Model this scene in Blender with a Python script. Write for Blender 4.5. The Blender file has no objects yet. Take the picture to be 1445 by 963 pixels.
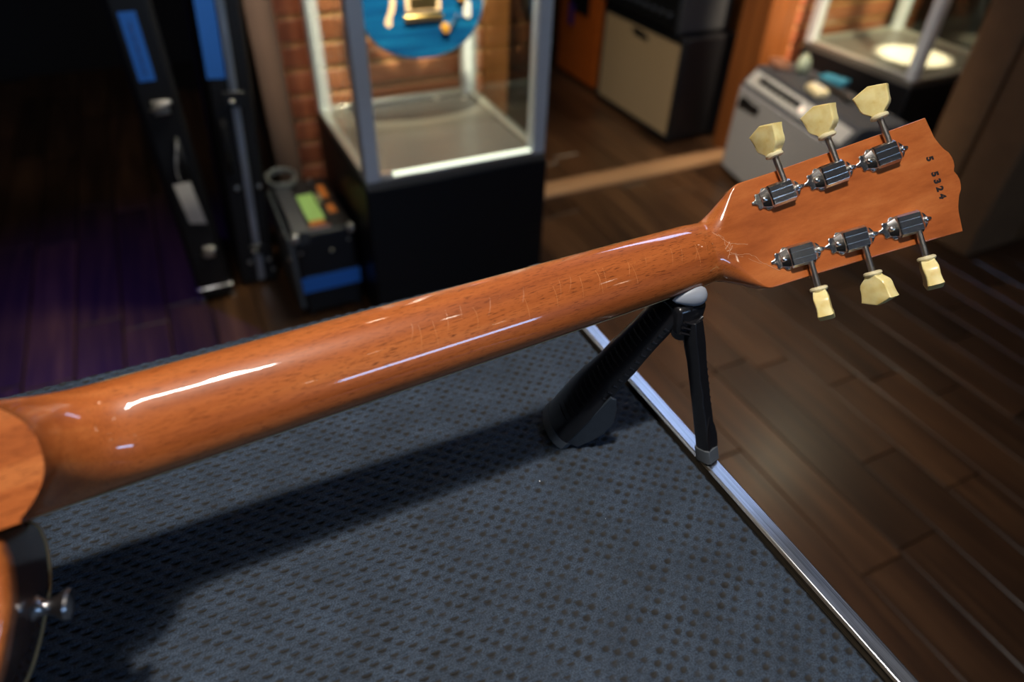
import bpy, bmesh, math, random
import numpy as np
from mathutils import Vector, Matrix

S = bpy.context.scene
COL = S.collection
random.seed(7)
R = math.radians

# ------------------------------------------------------------------ camera
# Room frame: X to the right along the back wall, Y towards the back wall, floor at z = 0
def camera_axes(yaw, pitch, roll):
    F = Vector((math.sin(yaw) * math.cos(pitch), math.cos(yaw) * math.cos(pitch), -math.sin(pitch)))
    R0 = Vector((math.cos(yaw), -math.sin(yaw), 0))
    U0 = R0.cross(F)
    Rr = math.cos(roll) * R0 + math.sin(roll) * U0
    return Rr, -math.sin(roll) * R0 + math.cos(roll) * U0, F
CR, CU, CF = camera_axes(R(27), 0.6931554, 0.0366511)
cam_data = bpy.data.cameras.new('camera')
cam = bpy.data.objects.new('camera', cam_data); COL.objects.link(cam)
cam.matrix_world = Matrix(((CR.x, CU.x, -CF.x, 0), (CR.y, CU.y, -CF.y, 0), (CR.z, CU.z, -CF.z, 1.2), (0, 0, 0, 1)))
cam_data.sensor_width = 36
cam_data.lens = 955.25 / 1445 * 36
cam_data.clip_start = 0.02
cam_data.dof.use_dof = True
cam_data.dof.focus_distance = 0.445
cam_data.dof.aperture_fstop = 3.6
S.camera = cam

# ------------------------------------------------------------------ world, exposure, lights
W = bpy.data.worlds.new('dim_shop'); S.world = W; W.use_nodes = True
W.node_tree.nodes['Background'].inputs[0].default_value = (0.6, 0.7, 1.0, 1)
W.node_tree.nodes['Background'].inputs[1].default_value = 0.008
S.view_settings.view_transform = 'Standard'
S.view_settings.look = 'None'
S.view_settings.gamma = 1
S.view_settings.exposure = 0.0
S.view_settings.use_curve_mapping = False

def area(name, loc, aim, sx, sy, power, col, spread=180, roll=0):
    d = bpy.data.lights.new(name, 'AREA'); d.shape = 'RECTANGLE'; d.size = sx; d.size_y = sy
    d.energy = power; d.color = col; d.spread = R(spread)
    o = bpy.data.objects.new(name, d); COL.objects.link(o)
    o.location = loc
    z = (Vector(loc) - Vector(aim)).normalized()
    x = Vector((math.cos(roll), math.sin(roll), 0)); y = z.cross(x).normalized(); x = y.cross(z)
    o.matrix_world = Matrix(((x.x, y.x, z.x, loc[0]), (x.y, y.y, z.y, loc[1]), (x.z, y.z, z.z, loc[2]), (0, 0, 0, 1)))
    return o
def spot(name, loc, aim, power, col, angle, blend=0.5, r=0.03):
    d = bpy.data.lights.new(name, 'SPOT'); d.energy = power; d.color = col
    d.spot_size = R(angle); d.spot_blend = blend; d.shadow_soft_size = r
    o = bpy.data.objects.new(name, d); COL.objects.link(o)
    o.location = loc
    o.rotation_euler = (Vector(aim) - Vector(loc)).to_track_quat('-Z', 'Y').to_euler()
    return o
area('strip_lamp', (-0.27, 0.02, 2.62), (0.0, 0.25, 0.85), 0.46, 0.05, 9, (1.0, 0.95, 0.9), 150, roll=R(-25))
spot('key_spot', (-0.2, 0.05, 2.64), (0.0, 0.22, 0.85), 98, (1.0, 0.93, 0.85), 52, 1.0, 0.045)
area('front_window_light', (0.95, -3.4, 1.95), (0.3, 0.3, 0.9), 1.3, 0.28, 23, (0.36, 0.60, 1.0))
area('blue_tube_lamp', (1.58, 1.55, 2.72), (1.3, 1.2, 0.8), 0.16, 1.5, 9, (0.46, 0.62, 1.0), 160)
spot('purple_stage_lamp', (-0.9, 3.0, 2.5), (-0.30, 1.75, 0), 110, (0.10, 0.045, 1.0), 36, 1.0)
spot('floor_glow_fill', (1.2, 1.0, 2.7), (1.10, 0.80, 0), 60, (1.0, 0.68, 0.34), 30, 1.0, 0.06)  # added spot for the warm glow reflected in the floor
spot('combo_fill_spot', (0.95, 1.25, 2.65), (2.0, 1.68, 0.35), 230, (1.0, 0.84, 0.64), 26, 0.9, 0.05)  # added spot, aimed to brighten the combo amplifier
spot('back_room_spot', (1.1, 2.75, 2.6), (1.9, 2.40, 0.3), 28, (1.0, 0.68, 0.4), 44, 0.9, 0.05)
spot('slat_fill_spot', (0.45, 0.85, 2.45), (0.6, 2.05, 0.78), 1100, (1.0, 0.78, 0.56), 26, 0.5, 0.04)  # added spot brightening the slat wall behind the case
spot('corner_slat_fill_spot', (1.85, 0.75, 2.45), (2.42, 2.1, 0.6), 1000, (1.0, 0.76, 0.5), 24, 0.5, 0.04)  # added spot brightening the slats behind the empty case
for cx_ in (-1.6, -0.5, 0.6, 1.7):
    for cy_ in (-2.6, -1.4, -0.4):
        area('glint_lamp', (cx_ + 0.2 * cy_, cy_, 2.7), (cx_ + 0.2 * cy_, cy_, 0), 0.05, 0.05, 0.22, (1.0, 0.88, 0.72), 170)  # small lamps added for glints in the chrome
for cx_, cy_, pw in ((0.3, 1.1, 0.4), (1.9, -0.7, 0.5), (-0.7, -1.0, 0.4), (1.9, -2.3, 0.5)):
    area('reflection_lamp', (cx_, cy_, 2.78), (cx_, cy_, 0), 0.06, 0.06, pw, (1.0, 0.84, 0.64), 170)  # lamps added for small reflections in lacquer and chrome

# ------------------------------------------------------------------ helpers
class MB:
    def __init__(s): s.v = []; s.f = []
    def add(s, vs, fs, M=None):
        b = len(s.v)
        for p in vs:
            p = Vector(p)
            s.v.append(tuple(M @ p if M is not None else p))
        s.f += [tuple(i + b for i in q) for q in fs]
        return s
    def box(s, x0, x1, y0, y1, z0, z1, M=None):
        v = [(x, y, z) for z in (z0, z1) for y in (y0, y1) for x in (x0, x1)]
        return s.add(v, [(0, 2, 3, 1), (4, 5, 7, 6), (0, 1, 5, 4), (2, 6, 7, 3), (0, 4, 6, 2), (1, 3, 7, 5)], M)
    def prism(s, pts, z0, z1, M=None):
        n = len(pts)
        v = [(p[0], p[1], z0) for p in pts] + [(p[0], p[1], z1) for p in pts]
        f = [tuple(range(n - 1, -1, -1)), tuple(range(n, 2 * n))]
        f += [(i, (i + 1) % n, n + (i + 1) % n, n + i) for i in range(n)]
        return s.add(v, f, M)
    def loft(s, rows, M=None, cap=True, closed=True):
        n = len(rows[0]); v = [p for r in rows for p in r]; f = []
        m = n if closed else n - 1
        for k in range(len(rows) - 1):
            for i in range(m):
                a, b = k * n + i, k * n + (i + 1) % n
                f.append((a, b, b + n, a + n))
        if cap:
            f.append(tuple(range(n - 1, -1, -1))); f.append(tuple(range((len(rows) - 1) * n, len(rows) * n)))
        return s.add(v, f, M)
    def tube(s, pts, r, seg=8, M=None, closed=False):
        pts = [Vector(p) for p in pts]; rows = []; n = len(pts)
        up = None
        for i, p in enumerate(pts):
            if closed: t = pts[(i + 1) % n] - pts[i - 1]
            else: t = pts[min(i + 1, n - 1)] - pts[max(i - 1, 0)]
            t.normalize()
            if up is None:
                up = t.orthogonal().normalized()
            up = (up - t * up.dot(t)).normalized()
            b = t.cross(up)
            rr = r[i] if isinstance(r, (list, tuple)) else r
            rows.append([p + rr * (math.cos(2 * math.pi * k / seg) * up + math.sin(2 * math.pi * k / seg) * b) for k in range(seg)])
        if closed: rows.append(rows[0])
        return s.loft(rows, M, cap=not closed)
    def lathe(s, prof, M=None, seg=24):
        rows = [[(r * math.cos(2 * math.pi * k / seg), r * math.sin(2 * math.pi * k / seg), z) for k in range(seg)] for r, z in prof]
        return s.loft(rows, M)
    def build(s, name, mat, parent=None, smooth=None, bevel=0, seg=2, **props):
        me = bpy.data.meshes.new(name)
        me.from_pydata(s.v, [], s.f); me.update()
        bm = bmesh.new(); bm.from_mesh(me); bmesh.ops.recalc_face_normals(bm, faces=bm.faces); bm.to_mesh(me); bm.free()
        me.materials.append(mat)
        if smooth is not None:
            me.polygons.foreach_set('use_smooth', [True] * len(me.polygons))
            me.set_sharp_from_angle(angle=R(smooth))
        o = bpy.data.objects.new(name, me); COL.objects.link(o)
        if parent is not None: o.parent = parent
        if bevel:
            b = o.modifiers.new('bevel', 'BEVEL'); b.width = bevel; b.segments = seg; b.limit_method = 'ANGLE'; b.angle_limit = R(40)
            if smooth is None:
                me.polygons.foreach_set('use_smooth', [True] * len(me.polygons)); me.set_sharp_from_angle(angle=R(35))
        for k, x in props.items(): o[k] = x
        return o

def tag(o, label, cat, group=None):
    o['label'] = label; o['category'] = cat
    if group: o['group'] = group
    return o
def thing(name, label, cat, loc=(0, 0, 0), rz=0, group=None):
    o = bpy.data.objects.new(name, None); COL.objects.link(o)
    o.empty_display_size = 0.05
    o.location = loc; o.rotation_euler = (0, 0, rz)
    return tag(o, label, cat, group)
def copy_tree(o, parent=None):
    c = o.copy(); COL.objects.link(c)
    if parent is not None: c.parent = parent
    for ch in list(o.children): copy_tree(ch, c)
    return c
def struct(mb, name, mat, parent=None, **k):
    o = mb.build(name, mat, parent, **k)
    if parent is None: o['kind'] = 'structure'
    return o
def frame(right, up, loc):
    x = Vector(right).normalized(); y = Vector(up); y = (y - x * y.dot(x)).normalized(); z = x.cross(y)
    return Matrix(((x.x, y.x, z.x, loc[0]), (x.y, y.y, z.y, loc[1]), (x.z, y.z, z.z, loc[2]), (0, 0, 0, 1)))
def between(a, b, side=(0, 0, 1)):
    """frame with z from a to b"""
    a, b = Vector(a), Vector(b); z = (b - a).normalized()
    x = Vector(side); x = (x - z * x.dot(z))
    if x.length < 1e-5: x = z.orthogonal()
    x.normalize(); y = z.cross(x)
    return Matrix(((x.x, y.x, z.x, a.x), (x.y, y.y, z.y, a.y), (x.z, y.z, z.z, a.z), (0, 0, 0, 1)))
def rod(mb, a, b, r, seg=12, r2=None):
    return mb.tube([a, b], [r, r if r2 is None else r2], seg)
def text_mb(mb, txt, size, M, depth=0.0002, shear=0.0, bold=0.0):
    cu = bpy.data.curves.new('t', 'FONT'); cu.body = txt; cu.size = size; cu.extrude = depth; cu.shear = shear; cu.offset = bold
    cu.align_x = 'CENTER'; cu.align_y = 'CENTER'; cu.resolution_u = 3
    ob = bpy.data.objects.new('t', cu); COL.objects.link(ob)
    dg = bpy.context.evaluated_depsgraph_get()
    me = bpy.data.meshes.new_from_object(ob.evaluated_get(dg))
    mb.add([v.co for v in me.vertices], [tuple(p.vertices) for p in me.polygons], M)
    bpy.data.objects.remove(ob); bpy.data.curves.remove(cu); bpy.data.meshes.remove(me)
    return mb
def smooth01(a, b, x):
    t = min(1, max(0, (x - a) / (b - a))); return t * t * (3 - 2 * t)

# ------------------------------------------------------------------ materials
def new_mat(name):
    m = bpy.data.materials.new(name); m.use_nodes = True
    nt = m.node_tree; return m, nt, nt.nodes['Principled BSDF']
def N(nt, typ, **k):
    n = nt.nodes.new(typ)
    for a, b in k.items(): setattr(n, a, b)
    return n
def ramp(nt, stops):
    n = N(nt, 'ShaderNodeValToRGB'); e = n.color_ramp.elements
    e[0].position, e[0].color = stops[0][0], (*stops[0][1], 1)
    e[1].position, e[1].color = stops[-1][0], (*stops[-1][1], 1)
    for p, c in stops[1:-1]:
        x = e.new(p); x.color = (*c, 1)
    return n
def plain(name, col, rough=0.5, metal=0, coat=0, var=0.15, scale=40, bump=0, spec=0.5, emit=None):
    m, nt, b = new_mat(name)
    tc = N(nt, 'ShaderNodeTexCoord'); no = N(nt, 'ShaderNodeTexNoise'); no.inputs['Scale'].default_value = scale; no.inputs['Detail'].default_value = 4
    nt.links.new(tc.outputs['Object'], no.inputs['Vector'])
    rp = ramp(nt, [(0.3, tuple(c * (1 - var) for c in col)), (0.7, tuple(min(1, c * (1 + var)) for c in col))])
    nt.links.new(no.outputs['Fac'], rp.inputs['Fac']); nt.links.new(rp.outputs['Color'], b.inputs['Base Color'])
    b.inputs['Roughness'].default_value = rough; b.inputs['Metallic'].default_value = metal
    b.inputs['Coat Weight'].default_value = coat; b.inputs['Coat Roughness'].default_value = 0.04
    b.inputs['Specular IOR Level'].default_value = spec
    if bump:
        bp = N(nt, 'ShaderNodeBump'); bp.inputs['Strength'].default_value = bump; bp.inputs['Distance'].default_value = 0.001
        nt.links.new(no.outputs['Fac'], bp.inputs['Height']); nt.links.new(bp.outputs['Normal'], b.inputs['Normal'])
    if emit:
        b.inputs['Emission Color'].default_value = (*emit[0], 1); b.inputs['Emission Strength'].default_value = emit[1]
    return m
def wood(name, dark, mid, light, axis='X', grain=1.0, rough=0.35, coat=0.0, coat_rough=0.03, pores=0.0, rnd=0.0, pore_col=None):
    m, nt, b = new_mat(name); L = nt.links.new
    tc = N(nt, 'ShaderNodeTexCoord'); mp = N(nt, 'ShaderNodeMapping')
    sc = {'X': (4, 60, 60), 'Y': (60, 4, 60), 'Z': (60, 60, 4)}[axis]
    mp.inputs['Scale'].default_value = tuple(c * grain for c in sc)
    L(tc.outputs['Object'], mp.inputs['Vector'])
    if rnd:
        oi = N(nt, 'ShaderNodeObjectInfo'); mul = N(nt, 'ShaderNodeVectorMath', operation='SCALE')
        cb = N(nt, 'ShaderNodeCombineXYZ'); 
        for i in range(3): L(oi.outputs['Random'], cb.inputs[i])
        L(cb.outputs[0], mul.inputs[0]); mul.inputs['Scale'].default_value = 57.0
        L(mul.outputs[0], mp.inputs['Location'])
    n1 = N(nt, 'ShaderNodeTexNoise'); n1.inputs['Scale'].default_value = 1.0; n1.inputs['Detail'].default_value = 6; n1.inputs['Roughness'].default_value = 0.62
    L(mp.outputs[0], n1.inputs['Vector'])
    rp = ramp(nt, [(0.28, dark), (0.5, mid), (0.74, light)]); L(n1.outputs['Fac'], rp.inputs['Fac'])
    out = rp.outputs['Color']
    if rnd:
        hs = N(nt, 'ShaderNodeHueSaturation'); ma = N(nt, 'ShaderNodeMapRange')
        ma.inputs['To Min'].default_value = 1 - rnd; ma.inputs['To Max'].default_value = 1 + rnd
        L(oi.outputs['Random'], ma.inputs['Value']); L(ma.outputs[0], hs.inputs['Value']); L(out, hs.inputs['Color']); out = hs.outputs[0]
    if pores:
        mp2 = N(nt, 'ShaderNodeMapping')
        mp2.inputs['Scale'].default_value = {'X': (170, 2300, 2300), 'Y': (1500, 110, 1500), 'Z': (1500, 1500, 110)}[axis]
        L(tc.outputs['Object'], mp2.inputs['Vector'])
        n2 = N(nt, 'ShaderNodeTexNoise'); n2.inputs['Scale'].default_value = 1; n2.inputs['Detail'].default_value = 2
        L(mp2.outputs[0], n2.inputs['Vector'])
        r2 = ramp(nt, [(0.57, (0, 0, 0)), (0.66, (1, 1, 1))]); L(n2.outputs['Fac'], r2.inputs['Fac'])
        n3 = N(nt, 'ShaderNodeTexNoise'); n3.inputs['Scale'].default_value = 0.5; L(mp.outputs[0], n3.inputs['Vector'])
        mu = N(nt, 'ShaderNodeMath', operation='MULTIPLY'); L(r2.outputs['Color'], mu.inputs[0]); L(n3.outputs['Fac'], mu.inputs[1])
        mu2 = N(nt, 'ShaderNodeMath', operation='MULTIPLY'); L(mu.outputs[0], mu2.inputs[0]); mu2.inputs[1].default_value = pores * 1.5
        mu2.use_clamp = True
        fade = N(nt, 'ShaderNodeSeparateXYZ'); L(tc.outputs['Object'], fade.inputs[0]); fm = N(nt, 'ShaderNodeMapRange'); fm.inputs['From Min'].default_value = -0.005; fm.inputs['From Max'].default_value = 0.02; fm.inputs['To Min'].default_value = 1.0; fm.inputs['To Max'].default_value = 0.12; L(fade.outputs[0], fm.inputs['Value'])
        mu3 = N(nt, 'ShaderNodeMath', operation='MULTIPLY'); L(mu2.outputs[0], mu3.inputs[0]); L(fm.outputs[0], mu3.inputs[1]); mu2 = mu3
        mx = N(nt, 'ShaderNodeMix', data_type='RGBA'); L(mu2.outputs[0], mx.inputs[0]); L(out, mx.inputs[6]); mx.inputs[7].default_value = (*(pore_col or dark), 1)
        out = mx.outputs[2]
    L(out, b.inputs['Base Color'])
    b.inputs['Roughness'].default_value = rough; b.inputs['Coat Weight'].default_value = coat; b.inputs['Coat Roughness'].default_value = coat_rough
    if coat > 0.9: b.inputs['Specular IOR Level'].default_value = 0.2
    return m
def glass_mat(name, tint=(0.93, 0.97, 0.95)):
    m, nt, b = new_mat(name); L = nt.links.new
    tr = N(nt, 'ShaderNodeBsdfTransparent'); tr.inputs[0].default_value = (*tint, 1)
    gl = N(nt, 'ShaderNodeBsdfGlossy'); gl.inputs['Roughness'].default_value = 0.02
    lw_ = N(nt, 'ShaderNodeLayerWeight'); lw_.inputs['Blend'].default_value = 0.5
    pw_ = N(nt, 'ShaderNodeMath', operation='POWER'); L(lw_.outputs['Facing'], pw_.inputs[0]); pw_.inputs[1].default_value = 4.0
    mr_ = N(nt, 'ShaderNodeMapRange'); L(pw_.outputs[0], mr_.inputs['Value']); mr_.inputs['To Min'].default_value = 0.03; mr_.inputs['To Max'].default_value = 0.7
    mx = N(nt, 'ShaderNodeMixShader'); L(mr_.outputs[0], mx.inputs[0]); L(tr.outputs[0], mx.inputs[1]); L(gl.outputs[0], mx.inputs[2])
    L(mx.outputs[0], nt.nodes['Material Output'].inputs['Surface']); return m

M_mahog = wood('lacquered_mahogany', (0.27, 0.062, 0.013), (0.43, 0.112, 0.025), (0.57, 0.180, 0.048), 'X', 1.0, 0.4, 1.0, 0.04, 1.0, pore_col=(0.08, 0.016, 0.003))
M_headwood = wood('headstock_mahogany', (0.22, 0.044, 0.008), (0.30, 0.064, 0.011), (0.38, 0.088, 0.016), 'X', 0.55, 0.35, 1.0, 0.05, 0.25, pore_col=(0.12, 0.024, 0.005))
M_rosewood = wood('rosewood', (0.02, 0.01, 0.006), (0.05, 0.025, 0.014), (0.09, 0.045, 0.025), 'X', 1, 0.4, 0, 0.05, 0.4)
M_maple = wood('stained_maple', (0.09, 0.022, 0.006), (0.14, 0.036, 0.010), (0.2, 0.055, 0.014), 'X', 1, 0.3, 1, 0.04)
M_side = wood('dark_brown_side', (0.035, 0.011, 0.004), (0.055, 0.017, 0.006), (0.08, 0.025, 0.008), 'X', 1, 0.4, 1, 0.04)  # darker brown than the body back
M_binding = plain('aged_cream_binding', (0.62, 0.45, 0.22), 0.35, coat=0.5, var=0.06)
M_veneer = plain('black_veneer', (0.012, 0.011, 0.011), 0.2, coat=1, var=0.1)
M_chrome = plain('polished_nickel', (0.85, 0.82, 0.78), 0.2, 1, var=0.05, scale=300)
M_chrome_dark = plain('nickel_shaft', (0.66, 0.62, 0.58), 0.3, 1, var=0.08, scale=300)
M_steel = plain('dull_nickel', (0.42, 0.41, 0.42), 0.28, 1, var=0.1, scale=200)
def button_mat():
    m, nt, b = new_mat('aged_plastic_button'); L = nt.links.new
    tc = N(nt, 'ShaderNodeTexCoord'); no = N(nt, 'ShaderNodeTexNoise'); no.inputs['Scale'].default_value = 120; no.inputs['Detail'].default_value = 3
    L(tc.outputs['Object'], no.inputs['Vector'])
    rp = ramp(nt, [(0.3, (0.80, 0.61, 0.21)), (0.6, (0.93, 0.79, 0.37)), (0.8, (0.95, 0.83, 0.46))]); L(no.outputs['Fac'], rp.inputs['Fac'])
    L(rp.outputs[0], b.inputs['Base Color']); b.inputs['Roughness'].default_value = 0.3
    b.inputs['Subsurface Weight'].default_value = 0.1; b.inputs['Subsurface Radius'].default_value = (0.006, 0.004, 0.0015)
    b.inputs['Subsurface Scale'].default_value = 0.5
    return m
M_button = button_mat()
M_button_collar = plain('pale_plastic_collar', (0.80, 0.70, 0.42), 0.3, var=0.06, scale=200)
M_ink = plain('stamped_ink', (0.012, 0.006, 0.004), 0.5, var=0.3, scale=900)
M_check = plain('checked_lacquer', (0.62, 0.24, 0.075), 0.4, coat=0.3, var=0.1)
M_crack = plain('flaked_lacquer', (0.60, 0.33, 0.19), 0.45, var=0.2, scale=600)

def mat_rubber():
    m, nt, b = new_mat('dusty_rubber_mat'); L = nt.links.new
    tc = N(nt, 'ShaderNodeTexCoord')
    n1 = N(nt, 'ShaderNodeTexNoise'); n1.inputs['Scale'].default_value = 900; n1.inputs['Detail'].default_value = 5; L(tc.outputs['Object'], n1.inputs['Vector'])
    n2 = N(nt, 'ShaderNodeTexNoise'); n2.inputs['Scale'].default_value = 30; n2.inputs['Detail'].default_value = 5; L(tc.outputs['Object'], n2.inputs['Vector'])
    r1 = ramp(nt, [(0.3, (0.014, 0.021, 0.032)), (0.7, (0.045, 0.066, 0.098))]); L(n1.outputs['Fac'], r1.inputs['Fac'])
    r2 = ramp(nt, [(0.35, (0.8, 0.8, 0.8)), (0.7, (1.15, 1.15, 1.15))]); L(n2.outputs['Fac'], r2.inputs['Fac'])
    mx = N(nt, 'ShaderNodeMix', data_type='RGBA', blend_type='MULTIPLY'); mx.inputs[0].default_value = 1
    L(r1.outputs[0], mx.inputs[6]); L(r2.outputs[0], mx.inputs[7])
    # browner black inside the pits, by depth
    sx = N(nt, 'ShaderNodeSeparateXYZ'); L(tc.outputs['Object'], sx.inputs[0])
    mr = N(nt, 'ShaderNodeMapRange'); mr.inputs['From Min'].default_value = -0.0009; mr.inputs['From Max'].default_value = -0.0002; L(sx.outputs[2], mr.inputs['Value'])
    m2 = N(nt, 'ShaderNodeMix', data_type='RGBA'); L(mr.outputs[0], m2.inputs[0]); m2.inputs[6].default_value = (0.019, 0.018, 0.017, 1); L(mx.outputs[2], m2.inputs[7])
    # dust specks
    vo = N(nt, 'ShaderNodeTexVoronoi'); vo.inputs['Scale'].default_value = 75; L(tc.outputs['Object'], vo.inputs['Vector'])
    lt = N(nt, 'ShaderNodeMath', operation='LESS_THAN'); L(vo.outputs['Distance'], lt.inputs[0]); lt.inputs[1].default_value = 0.045
    sp = N(nt, 'ShaderNodeSeparateColor'); L(vo.outputs['Color'], sp.inputs[0])
    gt = N(nt, 'ShaderNodeMath', operation='GREATER_THAN'); L(sp.outputs[0], gt.inputs[0]); gt.inputs[1].default_value = 0.95
    mu = N(nt, 'ShaderNodeMath', operation='MULTIPLY'); L(lt.outputs[0], mu.inputs[0]); L(gt.outputs[0], mu.inputs[1])
    m3 = N(nt, 'ShaderNodeMix', data_type='RGBA'); L(mu.outputs[0], m3.inputs[0]); L(m2.outputs[2], m3.inputs[6]); m3.inputs[7].default_value = (0.7, 0.68, 0.62, 1)
    mr2 = N(nt, 'ShaderNodeMapRange'); mr2.inputs['From Min'].default_value = -0.0018; mr2.inputs['From Max'].default_value = -0.0010; L(sx.outputs[2], mr2.inputs['Value'])  # slits blackened by depth: the shade inside them is painted in
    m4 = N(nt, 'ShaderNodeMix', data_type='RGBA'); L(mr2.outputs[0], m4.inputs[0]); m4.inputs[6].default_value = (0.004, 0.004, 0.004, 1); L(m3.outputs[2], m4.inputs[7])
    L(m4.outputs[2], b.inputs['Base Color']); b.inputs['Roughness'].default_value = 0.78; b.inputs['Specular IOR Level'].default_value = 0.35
    bp = N(nt, 'ShaderNodeBump'); bp.inputs['Strength'].default_value = 0.3; bp.inputs['Distance'].default_value = 0.0004
    L(n1.outputs['Fac'], bp.inputs['Height']); L(bp.outputs[0], b.inputs['Normal'])
    return m
M_mat = mat_rubber()
def brushed(name, col, rough, axis):
    m, nt, b = new_mat(name); L = nt.links.new
    tc = N(nt, 'ShaderNodeTexCoord'); mp = N(nt, 'ShaderNodeMapping'); mp.inputs['Scale'].default_value = {'Y': (900, 12, 900), 'X': (12, 900, 900), 'Z': (900, 900, 12)}[axis]
    L(tc.outputs['Object'], mp.inputs['Vector'])
    no = N(nt, 'ShaderNodeTexNoise'); no.inputs['Scale'].default_value = 1; no.inputs['Detail'].default_value = 4; L(mp.outputs[0], no.inputs['Vector'])
    rp = ramp(nt, [(0.3, tuple(c * 0.45 for c in col)), (0.6, col)]); L(no.outputs['Fac'], rp.inputs['Fac']); L(rp.outputs[0], b.inputs['Base Color'])
    b.inputs['Metallic'].default_value = 1
    mr = N(nt, 'ShaderNodeMapRange'); mr.inputs['To Min'].default_value = rough * 0.7; mr.inputs['To Max'].default_value = rough * 1.5; L(no.outputs['Fac'], mr.inputs['Value']); L(mr.outputs[0], b.inputs['Roughness'])
    bp = N(nt, 'ShaderNodeBump'); bp.inputs['Strength'].default_value = 0.3; bp.inputs['Distance'].default_value = 0.0003; L(no.outputs['Fac'], bp.inputs['Height']); L(bp.outputs[0], b.inputs['Normal'])
    return m
M_trim = brushed('scratched_aluminium', (0.62, 0.64, 0.68), 0.3, 'Y')
M_trim_lip = brushed('brassy_lip', (0.42, 0.34, 0.24), 0.35, 'Y')
M_blackplastic = plain('black_plastic', (0.010, 0.010, 0.012), 0.28, var=0.1, coat=0.2, scale=200, bump=0.05)
M_bluelitplastic = plain('blue_lit_plastic', (0.026, 0.034, 0.045), 0.3, var=0.08, scale=200)  # lighter, bluer than the black leg: bluish light painted into the colour
M_cable = plain('grey_cable_jacket', (0.16, 0.17, 0.16), 0.4, var=0.1)
M_greyrubber = plain('grey_rubber', (0.30, 0.32, 0.36), 0.42, var=0.06)
M_darkgrey = plain('dark_grey_rubber', (0.085, 0.095, 0.105), 0.45, var=0.08)
M_tolex = plain('black_tolex', (0.006, 0.006, 0.008), 0.45, var=0.25, scale=700, bump=0.3)
M_tolexgrey = plain('charcoal_tolex', (0.035, 0.038, 0.045), 0.5, var=0.25, scale=700, bump=0.3)
M_plinth = plain('black_painted_board', (0.004, 0.0045, 0.006), 0.45, var=0.1, spec=0.3)
M_bluetape = plain('blue_masking_tape', (0.022, 0.16, 0.62), 0.7, var=0.1, scale=300)
M_marker = plain('marker_ink', (0.008, 0.03, 0.12), 0.6, var=0.1)
M_alu = brushed('silver_extrusion', (0.72, 0.75, 0.80), 0.35, 'Z')
M_post = plain('silver_painted_post', (0.60, 0.64, 0.70), 0.36, 0.3, var=0.03, spec=0.5)  # slight blue tint put into the colour for bluish light on the fronts
M_casefloor = plain('grey_display_deck', (0.13, 0.122, 0.11), 0.32, 0.3, var=0.06, scale=8)
M_rail = plain('display_rail', (0.50, 0.50, 0.46), 0.3, 0.7, var=0.05)
M_glass = glass_mat('clear_glass')
M_edgeglow = plain('glass_edge_glow', (0.8, 0.85, 0.75), 0.3, emit=((0.93, 1.0, 0.82), 1.15), var=0.02)  # glass-edge reflection painted as a faint glow
M_paper = plain('white_paper', (0.62, 0.60, 0.60), 0.7, var=0.04)
M_cream = plain('wheat_grille_cloth', (0.40, 0.285, 0.165), 0.8, var=0.12, scale=900, bump=0.4)
M_silvercloth = plain('silver_grille_cloth', (0.30, 0.30, 0.315), 0.75, var=0.12, scale=900, bump=0.4)
M_panel = plain('amp_control_panel', (0.48, 0.47, 0.45), 0.4, 0.2, var=0.06)
M_knobblack = plain('black_knob', (0.008, 0.008, 0.009), 0.35, var=0.1)
M_jewel = plain('lit_pilot_jewel', (0.8, 0.7, 0.6), 0.2, emit=((1.0, 0.78, 0.6), 0.9))
M_carton = plain('brown_cardboard', (0.15, 0.08, 0.036), 0.75, var=0.1, scale=14)
M_tapebrown = plain('packing_tape', (0.14, 0.075, 0.034), 0.3, var=0.06)
M_plank = wood('stained_floor_plank', (0.022, 0.010, 0.005), (0.050, 0.022, 0.009), (0.088, 0.041, 0.017), 'Y', 0.5, 0.34, 0.2, 0.22, 0, rnd=0.42)
M_subfloor = plain('dark_subfloor', (0.010, 0.006, 0.004), 0.7)
M_threshold = wood('pale_oak_threshold', (0.24, 0.12, 0.055), (0.34, 0.18, 0.085), (0.42, 0.24, 0.12), 'X', 0.5, 0.45)
M_slat = wood('red_cedar_slat', (0.27, 0.075, 0.034), (0.37, 0.115, 0.055), (0.45, 0.16, 0.08), 'X', 0.35, 0.45, 0.2, 0.2, 0, rnd=0.16)
M_slatgap = wood('pale_slat_lip', (0.58, 0.33, 0.15), (0.68, 0.41, 0.19), (0.75, 0.48, 0.24), 'X', 0.4, 0.5)
M_walldark = plain('dark_wall_paint', (0.010, 0.009, 0.012), 0.8)
M_ceiling = plain('dark_ceiling_paint', (0.05, 0.05, 0.055), 0.9)
M_postbrown = plain('dark_brown_column', (0.038, 0.025, 0.019), 0.5, var=0.1, scale=6)
M_orangewood = wood('orange_pine_trim', (0.11, 0.033, 0.007), (0.16, 0.05, 0.011), (0.21, 0.07, 0.016), 'Z', 0.4, 0.45, 0.2, 0.2)
M_orange = plain('orange_vinyl', (0.50, 0.11, 0.012), 0.5, var=0.12)
M_nickelhw = plain('tarnished_hardware', (0.72, 0.69, 0.62), 0.32, 1, var=0.15, scale=200)
M_purple = plain('purple_surface', (0.08, 0.03, 0.2), 0.4)

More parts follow.
